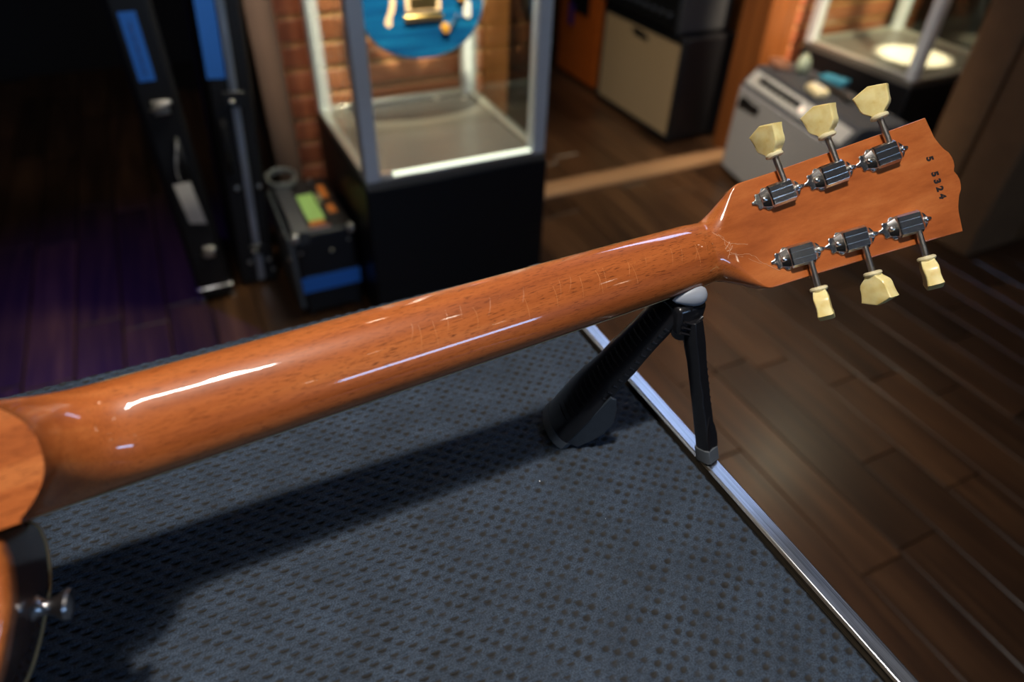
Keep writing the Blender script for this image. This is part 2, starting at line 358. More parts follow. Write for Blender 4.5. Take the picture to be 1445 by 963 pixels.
# ------------------------------------------------------------------ setting: floor, walls, ceiling
fl = struct(MB().box(-3.2, 4.2, -3.6, 4.2, -0.05, -0.009), 'floor', M_subfloor)
PW = 0.1167
plank_meshes = {}
def plank(x0, y0, y1):
    Lr = max(0.12, round((y1 - y0) / 0.06) * 0.06)
    if Lr not in plank_meshes:
        w, c, e = PW - 0.0022, 0.0022, 0.0018
        l = Lr - 0.0022
        v = [(0, 0, -0.009), (w, 0, -0.009), (w, l, -0.009), (0, l, -0.009), (0, 0, -e), (w, 0, -e), (w, l, -e), (0, l, -e), (c, c, 0), (w - c, c, 0), (w - c, l - c, 0), (c, l - c, 0)]
        f = [(8, 9, 10, 11)] + [(a, (a + 1) % 4, (a + 1) % 4 + 4, a + 4) for a in range(4)] + [(a + 4, (a + 1) % 4 + 4, (a + 1) % 4 + 8, a + 8) for a in range(4)]
        me = bpy.data.meshes.new('floor_plank'); me.from_pydata(v, [], f); me.update(); me.materials.append(M_plank)
        plank_meshes[Lr] = me
    o = bpy.data.objects.new('floor_plank', plank_meshes[Lr]); COL.objects.link(o)
    o.parent = fl; o.location = (x0, y0, random.uniform(-0.0006, 0.0004))
    return Lr
fixed = {0: [0.94, 0.58], 1: [0.42], -1: [0.33], -2: [0.33, 0.93]}   # end joints seen beside the table
rng = random.Random(3)
for k in range(-18, 17):
    x0 = 1.2117 + k * PW
    lo, hi = (0.95, 3.6)
    if x0 > 0.1: lo = -0.1
    if x0 > 0.65: lo = -0.4
    if x0 > 2.3: lo = 0.85
    if x0 > 2.1: hi = 2.0
    if x0 < 1.0 and x0 > 0.2: hi = 2.05
    if x0 < -0.2: lo, hi = 1.3, 4.0
    y = lo - rng.random() * 0.3
    fx = sorted(fixed.get(k, []))
    while y < hi:
        ln = round(rng.choice([0.36, 0.48, 0.6, 0.6, 0.72, 0.9]) / 0.06) * 0.06
        if y > 1.1: ln = max(ln, 0.72)
        nxt = [q for q in fx if q > y + 0.07]
        if nxt and nxt[0] < y + ln + 0.2: ln = round((nxt[0] - y) / 0.06) * 0.06
        y += plank(x0, y, y + ln)
struct(MB().box(-3.2, 4.2, -3.6, 4.2, 2.8, 2.9), 'ceiling', M_ceiling)
struct(MB().box(-3.2, 4.2, 4.1, 4.2, -0.05, 2.8), 'wall_far', M_walldark)
struct(MB().box(-3.2, -3.1, -3.6, 4.1, -0.05, 2.8), 'wall_left', M_walldark)
struct(MB().box(4.1, 4.2, -3.6, 4.1, -0.05, 2.8), 'wall_right', M_walldark)
wf = MB()
wf.box(-3.1, 0.1, -3.6, -3.5, -0.05, 2.8); wf.box(1.9, 4.1, -3.6, -3.5, -0.05, 2.8); wf.box(0.1, 1.9, -3.6, -3.5, -0.05, 1.45); wf.box(0.1, 1.9, -3.6, -3.5, 2.35, 2.8)
struct(wf, 'wall_front', M_walldark)
# slat walls: boards and pale lips are pieces of the wall
def slat_wall(name, x0, x1, ytop, z_first, nrow):
    w = struct(MB().box(x0, x1, ytop + 0.018, ytop + 0.09, -0.009, 2.8), name, M_walldark)
    bm1 = MB().box(0, x1 - x0, 0, 0.018, 0, 0.0555); bm2 = MB().box(0, x1 - x0, 0.008, 0.018, 0, 0.0155)
    a = bm1.build('wall_board', M_slat, w, bevel=0.002); b = bm2.build('board_lip', M_slatgap, w, bevel=0.001)
    for i in range(nrow):
        if i: a = a.copy(); b = b.copy(); COL.objects.link(a); COL.objects.link(b); a.parent = w; b.parent = w
        a.location = (x0, ytop, z_first + i * 0.0715); b.location = (x0, ytop, z_first + i * 0.0715 + 0.0555)
    return w
slat_wall('wall_back', 0.28, 0.90, 2.05, 0.045, 24)
slat_wall('wall_corner', 2.21, 3.0, 2.10, 0.045, 24)
struct(MB().box(0.28, 0.9, 2.032, 2.05, 0.0, 0.045), 'baseboard_back', M_walldark)
struct(MB().box(0.205, 0.28, 1.99, 2.14, -0.009, 2.8), 'trim_1', M_postbrown, bevel=0.004)
struct(MB().box(0.90, 0.985, 2.03, 2.14, -0.009, 2.8), 'trim_2', M_orangewood, bevel=0.004)
struct(MB().box(2.035, 2.13, 2.0, 2.15, -0.009, 2.8), 'trim_3', M_orangewood, bevel=0.006)
struct(MB().box(2.13, 2.21, 2.03, 2.2, -0.009, 2.8), 'trim_4', M_orangewood, bevel=0.01)
struct(MB().box(2.16, 2.22, 2.2, 4.1, -0.009, 2.8), 'wall_passage', M_orangewood)
struct(MB().box(0.985, 2.035, 1.985, 2.085, -0.009, 0.012), 'trim_5', M_threshold, bevel=0.006)

# ------------------------------------------------------------------ work table, mat
TZ = 0.802
tb = thing('work_table', 'black work table with scratched aluminium edge in the foreground', 'table', (-0.3, 0.1, 0))
def L(mb, name, mat, parent, off, **k):      # world coordinates minus the thing's base
    mb.v = [(p[0] - off[0], p[1] - off[1], p[2] - off[2]) for p in mb.v]
    return mb.build(name, mat, parent, **k)
to = (-0.3, 0.1, 0)
L(MB().box(-0.9, 0.2875, -0.3, 0.531, TZ - 0.045, TZ - 0.006), 'tabletop', M_plinth, tb, to, bevel=0.002)
L(MB().box(0.2885, 0.3006, -0.3, 0.531, TZ - 0.05, TZ + 0.0005), 'edge_trim', M_trim, tb, to, bevel=0.0012)
L(MB().box(0.2866, 0.2885, -0.3, 0.531, TZ - 0.008, TZ + 0.0002), 'trim_lip', M_trim_lip, tb, to)
for x in (-0.85, 0.24):
    for y in (-0.25, 0.48):
        L(MB().box(x - 0.02, x + 0.02, y - 0.02, y + 0.02, 0, TZ - 0.045), 'leg', M_plinth, tb, to, bevel=0.003)

def build_mat():
    x0, x1, y0, y1, s = -0.46, 0.2835, -0.12, 0.531, 0.0009
    nx, ny = int((x1 - x0) / s) + 1, int((y1 - y0) / s) + 1
    X, Y = np.meshgrid(np.linspace(x0, x1, nx), np.linspace(y0, y1, ny), indexing='ij')
    a = 0.00765 * np.array([math.cos(R(-41)), math.sin(R(-41))]); b = 0.0079 * np.array([math.cos(R(43)), math.sin(R(43))])
    A = np.array([a, b]).T; Ai = np.linalg.inv(A)
    rg = np.random.default_rng(5)
    wob = 0.0013
    U = Ai[0, 0] * X + Ai[0, 1] * Y; V = Ai[1, 0] * X + Ai[1, 1] * Y
    iu, iv = np.round(U).astype(int), np.round(V).astype(int)
    Z = np.zeros_like(X)
    h = lambda i, j, k: ((np.sin(i * 127.1 + j * 311.7 + k * 74.7) * 43758.5453) % 1.0)
    for du in (-1, 0, 1):
        for dv in (-1, 0, 1):
            ci, cj = iu + du, iv + dv
            cx = A[0, 0] * ci + A[0, 1] * cj + (h(ci, cj, 1) - 0.5) * wob
            cy = A[1, 0] * ci + A[1, 1] * cj + (h(ci, cj, 2) - 0.5) * wob
            dx, dy = (X - cx), (Y - cy)
            q = (dx / 0.0026) ** 2 + (dy / 0.0020) ** 2
            depth = (0.0004 + 0.0009 * h(ci, cj, 3)) * (1 - 0.45 * np.clip((0.2 - cx) / 0.2, 0, 1))
            pit = -depth * np.exp(-q ** 1.6)
            sl_ = np.clip((0.24 - cx) / 0.2, 0.3, 1) * (0.5 + 0.5 * h(ci, cj, 5))      # slits, stronger towards the middle of the bench
            ys_ = dy - 0.0017 - 25 * dx * dx + 0.12 * dx
            slit = -0.0024 * sl_ * np.exp(-(ys_ / 0.0007) ** 2 - (dx / 0.0030) ** 4)
            lip = (0.0004 + 0.0009 * h(ci, cj, 4)) * (0.4 + 0.6 * np.clip((0.22 - cx) / 0.2, 0, 1)) * np.exp(-((dx / 0.0036) ** 2 + ((dy - 0.0034) / 0.0015) ** 2))
            Z += pit + lip + slit
    Z += 0.00015 * (np.sin(X * 410 + np.sin(Y * 330)) * np.sin(Y * 370))
    edge = np.minimum.reduce([X - x0, x1 - X, y1 - Y, Y - y0])
    Z -= 0.0035 * np.clip(1 - edge / 0.004, 0, 1) ** 2
    top = np.stack([X - x0, Y - y0, Z], -1).reshape(-1, 3)
    idx = np.arange(nx * ny).reshape(nx, ny)
    q = np.stack([idx[:-1, :-1], idx[1:, :-1], idx[1:, 1:], idx[:-1, 1:]], -1).reshape(-1, 4)
    ring = np.concatenate([idx[:, 0], idx[-1, 1:], idx[-2::-1, -1], idx[0, -2:0:-1]])
    nb = len(top); bot = top[ring].copy(); bot[:, 2] = -0.0055
    k = np.arange(len(ring)); k2 = (k + 1) % len(ring)
    side = np.stack([ring[k2], ring[k], nb + k, nb + k2], -1)
    verts = np.concatenate([top, bot]); faces = np.concatenate([q, side])
    me = bpy.data.meshes.new('rubber_mat')
    me.vertices.add(len(verts)); me.vertices.foreach_set('co', verts.astype(np.float32).ravel())
    me.loops.add(faces.size); me.loops.foreach_set('vertex_index', faces.astype(np.int32).ravel())
    me.polygons.add(len(faces)); me.polygons.foreach_set('loop_start', np.arange(0, faces.size, 4, dtype=np.int32))
    me.polygons.foreach_set('use_smooth', np.ones(len(faces), dtype=bool))
    me.update(calc_edges=True); me.materials.append(M_mat)
    o = bpy.data.objects.new('rubber_mat', me); COL.objects.link(o); o.location = (x0, y0, TZ)
    return tag(o, 'dusty black rubber bench mat with dimpled weave covering the table', 'mat')
build_mat()

# ------------------------------------------------------------------ electric guitar (lies on its edge, back to the camera)
mm = 0.001
GM = Matrix(((0.99890184, -0.03068933, -0.03540158, 0.29218653), (-0.00398699, 0.69718412, -0.71688102, 0.29594741), (0.04668202, 0.71623492, 0.69629615, 0.95368572), (0, 0, 0, 1)))
gt = bpy.data.objects.new('electric_guitar', None); COL.objects.link(gt); gt.matrix_world = GM
tag(gt, 'mahogany electric guitar seen from the back, neck resting on the folding stand', 'guitar')
HA = R(17)
def catmull(xs, ys, x):
    if x <= xs[0]: return ys[0]
    if x >= xs[-1]: return ys[-1]
    i = max(j for j in range(len(xs) - 1) if xs[j] <= x)
    t = (x - xs[i]) / (xs[i + 1] - xs[i])
    sl = lambda j: ((ys[min(j + 1, len(ys) - 1)] - ys[max(j - 1, 0)]) / (xs[min(j + 1, len(xs) - 1)] - xs[max(j - 1, 0)]))
    d = xs[i + 1] - xs[i]; m0, m1 = sl(i) * d, sl(i + 1) * d
    return (2 * t**3 - 3 * t**2 + 1) * ys[i] + (t**3 - 2 * t**2 + t) * m0 + (-2 * t**3 + 3 * t**2) * ys[i + 1] + (t**3 - t**2) * m1
WX = [-430, -12, -2, 5, 11, 18, 24, 29, 33, 36.5, 60, 103, 140, 170]
WY = [27.9, 21.6, 20.9, 21.2, 23.6, 27.6, 31.4, 34.6, 36.3, 36.7, 36.9, 38.0, 39.1, 40.2]
ZX = [-430, -25, -8, 4, 14, 24, 32, 170]
ZY = [24.3, 20.7, 20.4, 18.6, 16.2, 14.5, 14, 14]
def hw(s): return catmull(WX, WY, s)
def zback(s): return catmull(ZX, ZY, s)
def zbase(s): return 5 - 3.5 * smooth01(-1, 5, s)
def rx(s):
    w = hw(s)
    return max(0.9, (w - 0.4) * (1 - smooth01(0, 34, s)) + 0.9 * smooth01(0, 34, s)) if s > 0 else w - 0.4
def rz(s):
    d = zback(s) - zbase(s) - 0.3
    return max(0.9, d * (1 - smooth01(2, 37, s)) ** 0.9 + 0.9 * smooth01(2, 37, s)) if s > 0 else d
def place(s, y, h):
    """station s along the neck, height h over the front plane -> neck coordinates in metres"""
    if s <= -12: return Vector((s * mm, y * mm, h * mm))
    a = HA * smooth01(-12, 22, s)
    px, pz = (s * math.cos(HA), s * math.sin(HA)) if s > 0 else (s, 0)
    return Vector(((px - h * math.sin(a)) * mm, y * mm, (pz + h * math.cos(a)) * mm))
def heel(D):
    """share of the heel's height at distance D from its cap"""
    if D <= 0: return 1.0
    if D >= 34: return 0.0
    return 1 - math.sqrt(1 - (1 - D / 34) ** 2)
tipx = [0, 3, 8, 13, 17, 25, 40.2]; tipy = [5.6, 7.0, 7.8, 6.3, 3.4, 0.2, -1.6]
def sect(s):
    w, zb, z0, ax, az = hw(s), zback(s), zbase(s), rx(s), rz(s)
    pts = [(-w, z0), (-w, z0 + (zb - az - z0) * 0.5)]
    for k in range(17):
        t = math.pi / 2 * k / 16
        pts.append((-w + ax * (1 - math.cos(t)), zb - az + az * math.sin(t)))
    flat = [-w + ax + (2 * (w - ax)) * k / 24 for k in range(1, 24)]
    pts += [(y, zb) for y in flat]
    pts += [(-y, z) for y, z in reversed(pts[:19])]
    pts += [(y, z0) for y in reversed(flat)]
    out = []
    for y, h in pts:
        x = s
        if s < -300:
            x = s - 14 * (min(abs(y), 25.5) / 25) ** 2.4 * (1 - smooth01(-375, -325, s))
            if h > z0 + 0.5: h = h + (54.5 - h) * heel(s + 383)
        if s > 130:
            x = s + np.interp(abs(y), tipx, tipy) * ((s - 130) / 40) ** 2
        out.append(place(x, y, h))
    return out
st = [-432, -405, -390, -384, -383.0]
st += [-383 + 34 * (1 - math.cos(R(a))) for a in (4, 8, 13, 18, 24, 30, 37, 45, 53, 62, 71, 80, 90)]
st += list(np.linspace(-345, -20, 24)) + list(np.linspace(-16, 40, 43)) + [48, 60, 80, 100, 120] + list(np.linspace(130, 170, 14))
rows = [sect(s) for s in st]
nkm = MB().loft(rows, cap=False)
n_ = len(rows[0])
for b0 in (0, len(nkm.v) - n_):
    nkm.f.append(tuple(b0 + i for i in list(range(20)) + [n_ - 1]))
    nkm.f += [(b0 + 19 + k, b0 + 20 + k, b0 + n_ - 2 - k, b0 + n_ - 1 - k) for k in range(22)]
    nkm.f.append(tuple(b0 + i for i in [41] + list(range(42, 61)) + [n_ - 23]))
neck = nkm.build('neck', M_mahog, gt, smooth=38)
# headstock wings' glue lines and the flat black face
ver = [(s, y) for s, y in [(s, -hw(s)) for s in np.linspace(4, 169, 30)]] + [(170 + np.interp(abs(y), tipx, tipy), y) for y in np.linspace(-40, 40, 33)] + [(s, hw(s)) for s in np.linspace(169, 4, 30)]
vm = MB(); lo = [place(s, y, 0) for s, y in ver]; hi_ = [place(s, y, 1.5) for s, y in ver]; vm.loft([lo, hi_]); vm.build('headstock_face', M_veneer, gt)
# fingerboard, binding, frets, nut
fb = MB().loft([[(s * mm, -hw(s) * mm + 0.0012, 0.0004), (s * mm, hw(s) * mm - 0.0012, 0.0004), (s * mm, hw(s) * mm - 0.0012, 0.005), (s * mm, -hw(s) * mm + 0.0012, 0.005)] for s in np.linspace(-470, -2, 12)])
fb.build('fingerboard', M_rosewood, gt)
for sg in (-1, 1):
    bd = MB().loft([[(s * mm, sg * (hw(s) * mm - 0.0012), 0), (s * mm, sg * (hw(s) * mm + 0.0005), 0), (s * mm, sg * (hw(s) * mm + 0.0005), 0.0024), (s * mm, sg * (hw(s) * mm - 0.0012), 0.0024)] for s in np.linspace(-470, -2, 12)])
    bd.build('fingerboard_binding', M_binding, gt)
    sd = MB().loft([[(s * mm, sg * (hw(s) * mm - 0.0012), 0.0024), (s * mm, sg * (hw(s) * mm - 0.0001), 0.0024), (s * mm, sg * (hw(s) * mm - 0.0001), 0.005), (s * mm, sg * (hw(s) * mm - 0.0012), 0.005)] for s in np.linspace(-470, -2, 12)])
    sd.build('fingerboard_side', M_rosewood, gt)
for n in range(1, 21):
    x = -628 * (1 - 2 ** (-n / 12))
    MB().box(x * mm - 0.0012, x * mm + 0.0012, -hw(x) * mm + 0.0012, hw(x) * mm - 0.0012, -0.001, 0.0006).build('fret', M_steel, gt)
MB().box(-0.002, 0.003, -0.0207, 0.0207, -0.0015, 0.006).build('nut', M_binding, gt, bevel=0.0006)

# body (single cutaway)
half = [(-446, -8), (-424, -22), (-410, -30), (-407.6, -38), (-408, -47), (-411, -61), (-417.5, -76), (-423, -87), (-431, -99.5), (-443, -110), (-460, -118.5), (-482, -122), (-510, -119), (-540, -111), (-575, -106), (-610, -110), (-640, -122), (-668, -140), (-695, -156), (-722, -164), (-750, -164), (-778, -152), (-802, -128), (-818, -96), (-827, -55), (-830, 0)]
other = [(-827, 55), (-818, 96), (-802, 128), (-778, 152), (-750, 164), (-722, 164), (-695, 156), (-668, 140), (-640, 122), (-610, 110), (-575, 105), (-540, 106), (-510, 110), (-486, 108), (-468, 98), (-462, 84), (-470, 68), (-482, 55), (-486, 42), (-478, 32), (-462, 27)]
outl = half + other
def dense(p, k=4):
    n = len(p); o = []
    for i in range(n):
        a, b, c, d = (Vector((*p[(i + j) % n], 0)) for j in (-1, 0, 1, 2))
        for q in range(k):
            t = q / k
            o.append(0.5 * ((2 * b) + (c - a) * t + (2 * a - 5 * b + 4 * c - d) * t * t + (3 * b - a - 3 * c + d) * t**3))
    return o
OD = dense(outl)
def inset(o, d):
    n = len(o); r = []
    for i in range(n):
        t = (o[(i + 1) % n] - o[i - 1]).normalized(); r.append(o[i] + d * Vector((-t.y, t.x, 0)))
    return r
area2 = sum(OD[i].x * OD[(i + 1) % len(OD)].y - OD[(i + 1) % len(OD)].x * OD[i].y for i in range(len(OD)))
sgn = 1 if area2 > 0 else -1
def ring(ins, z): return [(p.x * mm, p.y * mm, z * mm) for p in inset(OD, sgn * ins)]
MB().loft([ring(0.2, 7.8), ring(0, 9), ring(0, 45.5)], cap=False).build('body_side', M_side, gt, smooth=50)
MB().loft([ring(0, 45.5), ring(0, 49.5)] + [ring(5 * (1 - math.cos(R(a))), 49.5 + 5 * math.sin(R(a))) for a in (22, 45, 67, 90)]).build('body', M_mahog, gt, smooth=50)
MB().loft([ring(0.1, 7.5), ring(-0.25, 7.6), ring(-0.25, 4.6), ring(0.3, 4.4)]).build('body_binding', M_binding, gt, smooth=40)
MB().loft([ring(0.4, 4.6), ring(5, 3.8), ring(25, 1.5), ring(32, -2)]).build('body_top', M_maple, gt, smooth=50)
# strap button on the shoulder
sb = MB(); a = Vector((-0.4130, -0.0665, 0.024)); dr = Vector((0.96, -0.28, 0)).normalized()
sb.lathe([(0.0045, -0.004), (0.0058, 0), (0.0042, 0.0015), (0.0036, 0.005), (0.0042, 0.008), (0.0062, 0.0108), (0.0072, 0.0125), (0.0068, 0.0140), (0.004, 0.0146)], between(a - dr * 0.0, a + dr))
sb.build('strap_button', M_steel, gt, smooth=45)

# tuning machines
HM = Matrix.Rotation(-HA, 4, 'Y')      # headstock plane in neck coordinates
def plate_outline():
    pts = [(-20.0, 0.9), (-17.6, 1.4), (-16.6, 2.6), (-16.9, 4.4), (-15.6, 5.6), (-14.0, 4.9), (-12.3, 5.6), (-11.0, 7.6), (-9.2, 7.8), (-8, 7.2), (8.0, 7.2), (9.4, 5.8), (10.6, 5.2), (12.4, 5.0), (13.6, 3.4), (14.6, 1.7), (17.2, 0.8)]
    return [(x * mm, y * mm) for x, y in pts] + [(x * mm, -y * mm) for x, y in reversed(pts)]
def make_tuner(side, turn):
    t = None
    m = MB().prism(plate_outline(), 0, 0.0012)
    # gear housing with chamfered long sides and a crimped seam
    prof = [(-7.3, 1.0), (-7.5, 4.3), (-5.9, 6.4), (-2.6, 6.45), (-2.5, 6.3), (-2.2, 6.3), (-2.1, 6.45), (2.1, 6.45), (2.2, 6.3), (2.5, 6.3), (2.6, 6.45), (5.9, 6.4), (7.5, 4.3), (7.3, 1.0)]
    hs = MB().loft([[(x * mm, y * k * mm, (1 + (z - 1) * kz) * mm) for y, z in prof] for x, k, kz in ((-8.6, 0.97, 0.88), (-7.8, 1, 1), (7.2, 1, 1), (8.2, 0.97, 0.86))])
    tuner = m.build('tuning_machine', M_chrome, gt, smooth=30, bevel=0.0004)
    # end skirts of the housing
    sk = MB()
    for x0, x1 in ((-8.4, -13.6), (8.0, 11.6)):
        sk.loft([[(x0 * mm, y * mm * 0.97, z * mm) for y, z in ((-7, 1), (-6.6, 3.4), (-3, 4.8), (3, 4.8), (6.6, 3.4), (7, 1))], [(x1 * mm, y * mm, z * mm) for y, z in ((-5, 1), (-4.4, 1.6), (-2, 2.0), (2, 2.0), (4.4, 1.6), (5, 1))]])
    sk.build('end_skirt', M_chrome, tuner, smooth=25, bevel=0.0005)
    hs.build('gear_housing', M_chrome, tuner, smooth=20, bevel=0.0005)
    for x in (-11.8, 12.6):
        MB().lathe([(0.0021, 0.001), (0.0021, 0.0022 if x > 0 else 0.0026), (0.0016, 0.0032 if x > 0 else 0.0036), (0.0006, 0.0036 if x > 0 else 0.0041)], Matrix.Translation((x * mm, 0, 0)), 14).build('mounting_screw', M_chrome, tuner, smooth=60)
    sh = MB(); rod(sh, (0.0042, side * 0.006, 0.0040), (0.0042, side * 0.0262, 0.0040), 0.0021, 14)
    sh.build('shaft', M_chrome_dark, tuner, smooth=50)
    # button: collar + keystone body
    B = between((0.0042, side * 0.0235, 0.0040), (0.0042, side * 0.05, 0.0040), (math.cos(turn), 0, math.sin(turn)))
    c = MB().lathe([(0.0044, 0.0), (0.0056, 0.0006), (0.0058, 0.0018), (0.0052, 0.0028), (0.0042, 0.0034)], B, 24)
    c.build('button_collar', M_button_collar, tuner, smooth=40)
    half_o = [(4.0, 2.8), (4.6, 4.0), (6.6, 5.6), (8.4, 7.4), (9.3, 9.6), (9.7, 13), (10.4, 17), (10.9, 19.2)]
    outl_b = half_o + [(5.5, 21.0), (0, 22.6), (-5.5, 21.0)] + [(-x, z) for x, z in reversed(half_o)]
    zt_ = [2.8, 5.0, 8, 12, 16, 19.5, 23]; tt_ = [3.9, 4.4, 4.9, 4.3, 4.4, 5.1, 5.0]
    rws = []
    for lay, sc in ((-1.0, 0.80), (-0.97, 0.90), (-0.86, 0.97), (-0.66, 1.0), (0.66, 1.0), (0.86, 0.97), (0.97, 0.90), (1.0, 0.80)):
        q = []
        for x, z in outl_b:
            zz = 11 + (z - 11) * (1 - (1 - sc) * 0.45) if z > 6 else z
            q.append((x * (1 - (1 - sc) * 0.8) * mm, lay * np.interp(z, zt_, tt_) * mm, zz * mm))
        rws.append(q)
    b = MB().loft(rws, B)
    b.build('tuning_button', M_button, tuner, smooth=24)
    return tuner
turns = {(0, 1): R(66), (1, 1): R(52), (2, 1): R(40), (0, -1): R(118), (1, -1): R(64), (2, -1): R(116)}
for (k, sd), tr in turns.items():
    t_ = make_tuner(sd, tr)
    slant = sd * math.atan2(1.4583, 37.43)
    t_.matrix_local = HM @ Matrix.Translation(((58.6 + 37.43 * k) * mm, sd * (21.3 + 1.4583 * k) * mm, 14.0 * mm)) @ Matrix.Rotation(slant, 4, 'Z')
# serial number stamped on the back of the headstock
sn = MB()
for ch, y in (('5', 12.9), ('5', 2.1), ('3', -3.0), ('2', -8.3), ('4', -13.5)):
    text_mb(sn, ch, 0.0062, HM @ Matrix.Translation((162.6 * mm, y * mm, 14.02 * mm)) @ Matrix.Rotation(R(-90), 4, 'Z'), 0.00006, bold=0.0004)
sn.build('serial_number', M_ink, gt)
# fine checking lines in the lacquer and flaked cracks behind the nut
rg = random.Random(11)
def surf(s, t):
    w, zb, z0 = hw(s), zback(s), zbase(s)
    return place(s, w * math.cos(t) * 0.999, z0 + (zb - z0) * math.sin(t) + 0.03)
ck = MB()
for i in range(40):
    s0 = -rg.uniform(8, 215); t0 = rg.uniform(0.25, 1.2); t1 = t0 + rg.uniform(0.35, 1.2); bow = rg.uniform(0.8, 2.6); sl = rg.uniform(-4, 0)
    ck.tube([surf(s0 + bow * 4 * (u / 9) * (1 - u / 9) + sl * u / 9, t0 + (t1 - t0) * u / 9) for u in range(10)], [0.00003 + 0.00007 * math.sin(math.pi * u / 9) for u in range(10)], 4)
ck.build('lacquer_checking', M_check, gt, kind='stuff')
fk = MB()
def crack(pts, r=0.00028):
    r *= 0.6
    P = []
    for (a0, b0), (a1, b1) in zip(pts[:-1], pts[1:]):
        for q in range(5):
            u = q / 5; P.append((a0 + (a1 - a0) * u + rg.uniform(-.35, .35), b0 + (b1 - b0) * u + rg.uniform(-.35, .35)))
    P.append(pts[-1])
    def h(s, y):
        w, zb = hw(s), zback(s); ax, az = rx(s), rz(s); d = max(0, abs(y) - (w - ax))
        return zb - az + az * math.sqrt(max(0, 1 - (d / ax) ** 2)) + 0.05
    fk.tube([place(s, y, h(s, y)) for s, y in P], [r * rg.uniform(0.4, 1.3) for _ in P], 5)
crack([(4, 11), (8, 7), (13, 2), (16, 0), (14, -4), (10, -9)])
crack([(8, 8), (12, 5), (11, 0), (14, -3)], 0.0002)
crack([(16, 0), (22, -2), (28, -4)]); crack([(14, -6), (20, -9), (26, -10), (30, -13)])
crack([(12, -7), (17, -8), (22, -11)], 0.0002); crack([(30, -13), (33, -18), (37, -22), (43, -27)]); crack([(25, -13), (28, -16), (33, -19)], 0.0002)
crack([(10, -3), (13, -1), (16, 1)], 0.00045); crack([(11, -4), (15, -4), (17, -2)], 0.0004)
fk.build('lacquer_flaking', M_crack, gt, kind='stuff')

# ------------------------------------------------------------------ folding neck rest
nr = thing('neck_rest', 'black folding guitar neck rest with grey pads standing at the table edge', 'stand', (0.25, 0.29, TZ))
no_ = (0.25, 0.29, TZ)
foot1, top1 = Vector((0.205, 0.315, TZ + 0.001)), Vector((0.272, 0.286, 0.926))
ax1 = (top1 - foot1).normalized(); w1 = Vector((0.4, 0.916, 0)); n1 = w1.cross(ax1).normalized()
if n1.x > 0: n1 = -n1                      # outward (away from the cradle)
def leg_row(u, W_, T_, dz=0):
    c = foot1 + (top1 - foot1) * u
    pts = []
    for k in range(13):                    # bowed outer face
        a_ = math.pi * k / 12; pts.append(c + w1 * (W_ * math.cos(a_)) + n1 * (T_ * math.sin(a_)))
    for y, d in ((-0.88, -0.35), (-0.6, 0.12), (0.0, 0.3), (0.6, 0.12), (0.88, -0.35)):   # hollow inner face
        pts.append(c + w1 * (W_ * y) + n1 * (T_ * d))
    return pts
lw = [(0.03, 0.0235, 0.0145), (0.12, 0.0240, 0.015), (0.25, 0.0240, 0.015), (0.36, 0.0228, 0.0145), (0.42, 0.0200, 0.014), (0.5, 0.0188, 0.0135), (0.6, 0.0188, 0.0135), (0.68, 0.0172, 0.013), (0.78, 0.0160, 0.0125), (0.9, 0.0158, 0.012), (1.0, 0.0150, 0.010)]
L(MB().loft([leg_row(*q) for q in lw]), 'wide_leg', M_blackplastic, nr, no_, smooth=40)
# side flange of the wide leg
fgs = MB()
for sg in (-1, 1):
    rws = []
    for u, wd in ((0.05, 0.010), (0.12, 0.015), (0.2, 0.019), (0.30, 0.018), (0.38, 0.012), (0.44, 0.005)):
        c = foot1 + (top1 - foot1) * u + w1 * (sg * 0.0225)
        rws.append([c + w1 * sg * 0.001, c - w1 * sg * 0.0012, c - w1 * sg * 0.0012 - n1 * wd, c + w1 * sg * 0.001 - n1 * wd])
    fgs.loft(rws)
L(fgs, 'leg_flange', M_bluelitplastic, nr, no_, smooth=30, bevel=0.0005)
ribs = []
for i in range(22):
    u = 0.16 + i * 0.036
    Wd = np.interp(u, [q[0] for q in lw], [q[1] for q in lw]); T_ = np.interp(u, [q[0] for q in lw], [q[2] for q in lw])
    c = foot1 + (top1 - foot1) * u
    m = MB().tube([c + w1 * (Wd * math.cos(a_)) + n1 * (T_ * math.sin(a_)) for a_ in (R(96), R(112), R(128), R(142))], [0.0004, 0.0007, 0.0007, 0.0004], 5)
    L(m, 'grip_rib', M_blackplastic, nr, no_, smooth=60)
ls = MB()
for i in range(12):
    u = 0.40 + i * 0.045; Wd = np.interp(u, [q[0] for q in lw], [q[1] for q in lw])
    c = foot1 + (top1 - foot1) * u - w1 * Wd * 0.97
    m = MB().tube([c - n1 * 0.001, c + n1 * 0.003], [0.001, 0.0012], 6)
    L(m, 'edge_tooth', M_blackplastic, nr, no_, smooth=60)
ft = MB().loft([leg_row(0.0, 0.0243, 0.0153), leg_row(0.05, 0.0243, 0.0151)])
L(ft, 'rubber_foot', M_darkgrey, nr, no_, smooth=40)
foot2, top2 = Vector((0.2935, 0.2385, TZ + 0.0016)), Vector((0.2735, 0.2695, 0.922))
ax2 = (top2 - foot2).normalized(); w2 = Vector((1, 0.25, 0)).normalized(); n2 = w2.cross(ax2).normalized()
rws = []
for u, a_, b_ in ((0.08, 0.0072, 0.0055), (0.2, 0.0070, 0.0058), (0.35, 0.0062, 0.0058), (0.45, 0.0066, 0.0052), (0.52, 0.0058, 0.0058), (0.62, 0.0066, 0.0052), (0.72, 0.0060, 0.0055), (0.82, 0.0068, 0.006), (0.9, 0.0068, 0.006), (1.0, 0.006, 0.006)):
    c = foot2 + (top2 - foot2) * u
    a_ *= 0.88
    rws.append([c + w2 * x * a_ + n2 * y * b_ for x, y in ((-1, -0.6), (-0.8, -1), (0.5, -1), (1, -0.5), (1, 0.6), (0.7, 1), (-0.8, 1), (-1, 0.6))])
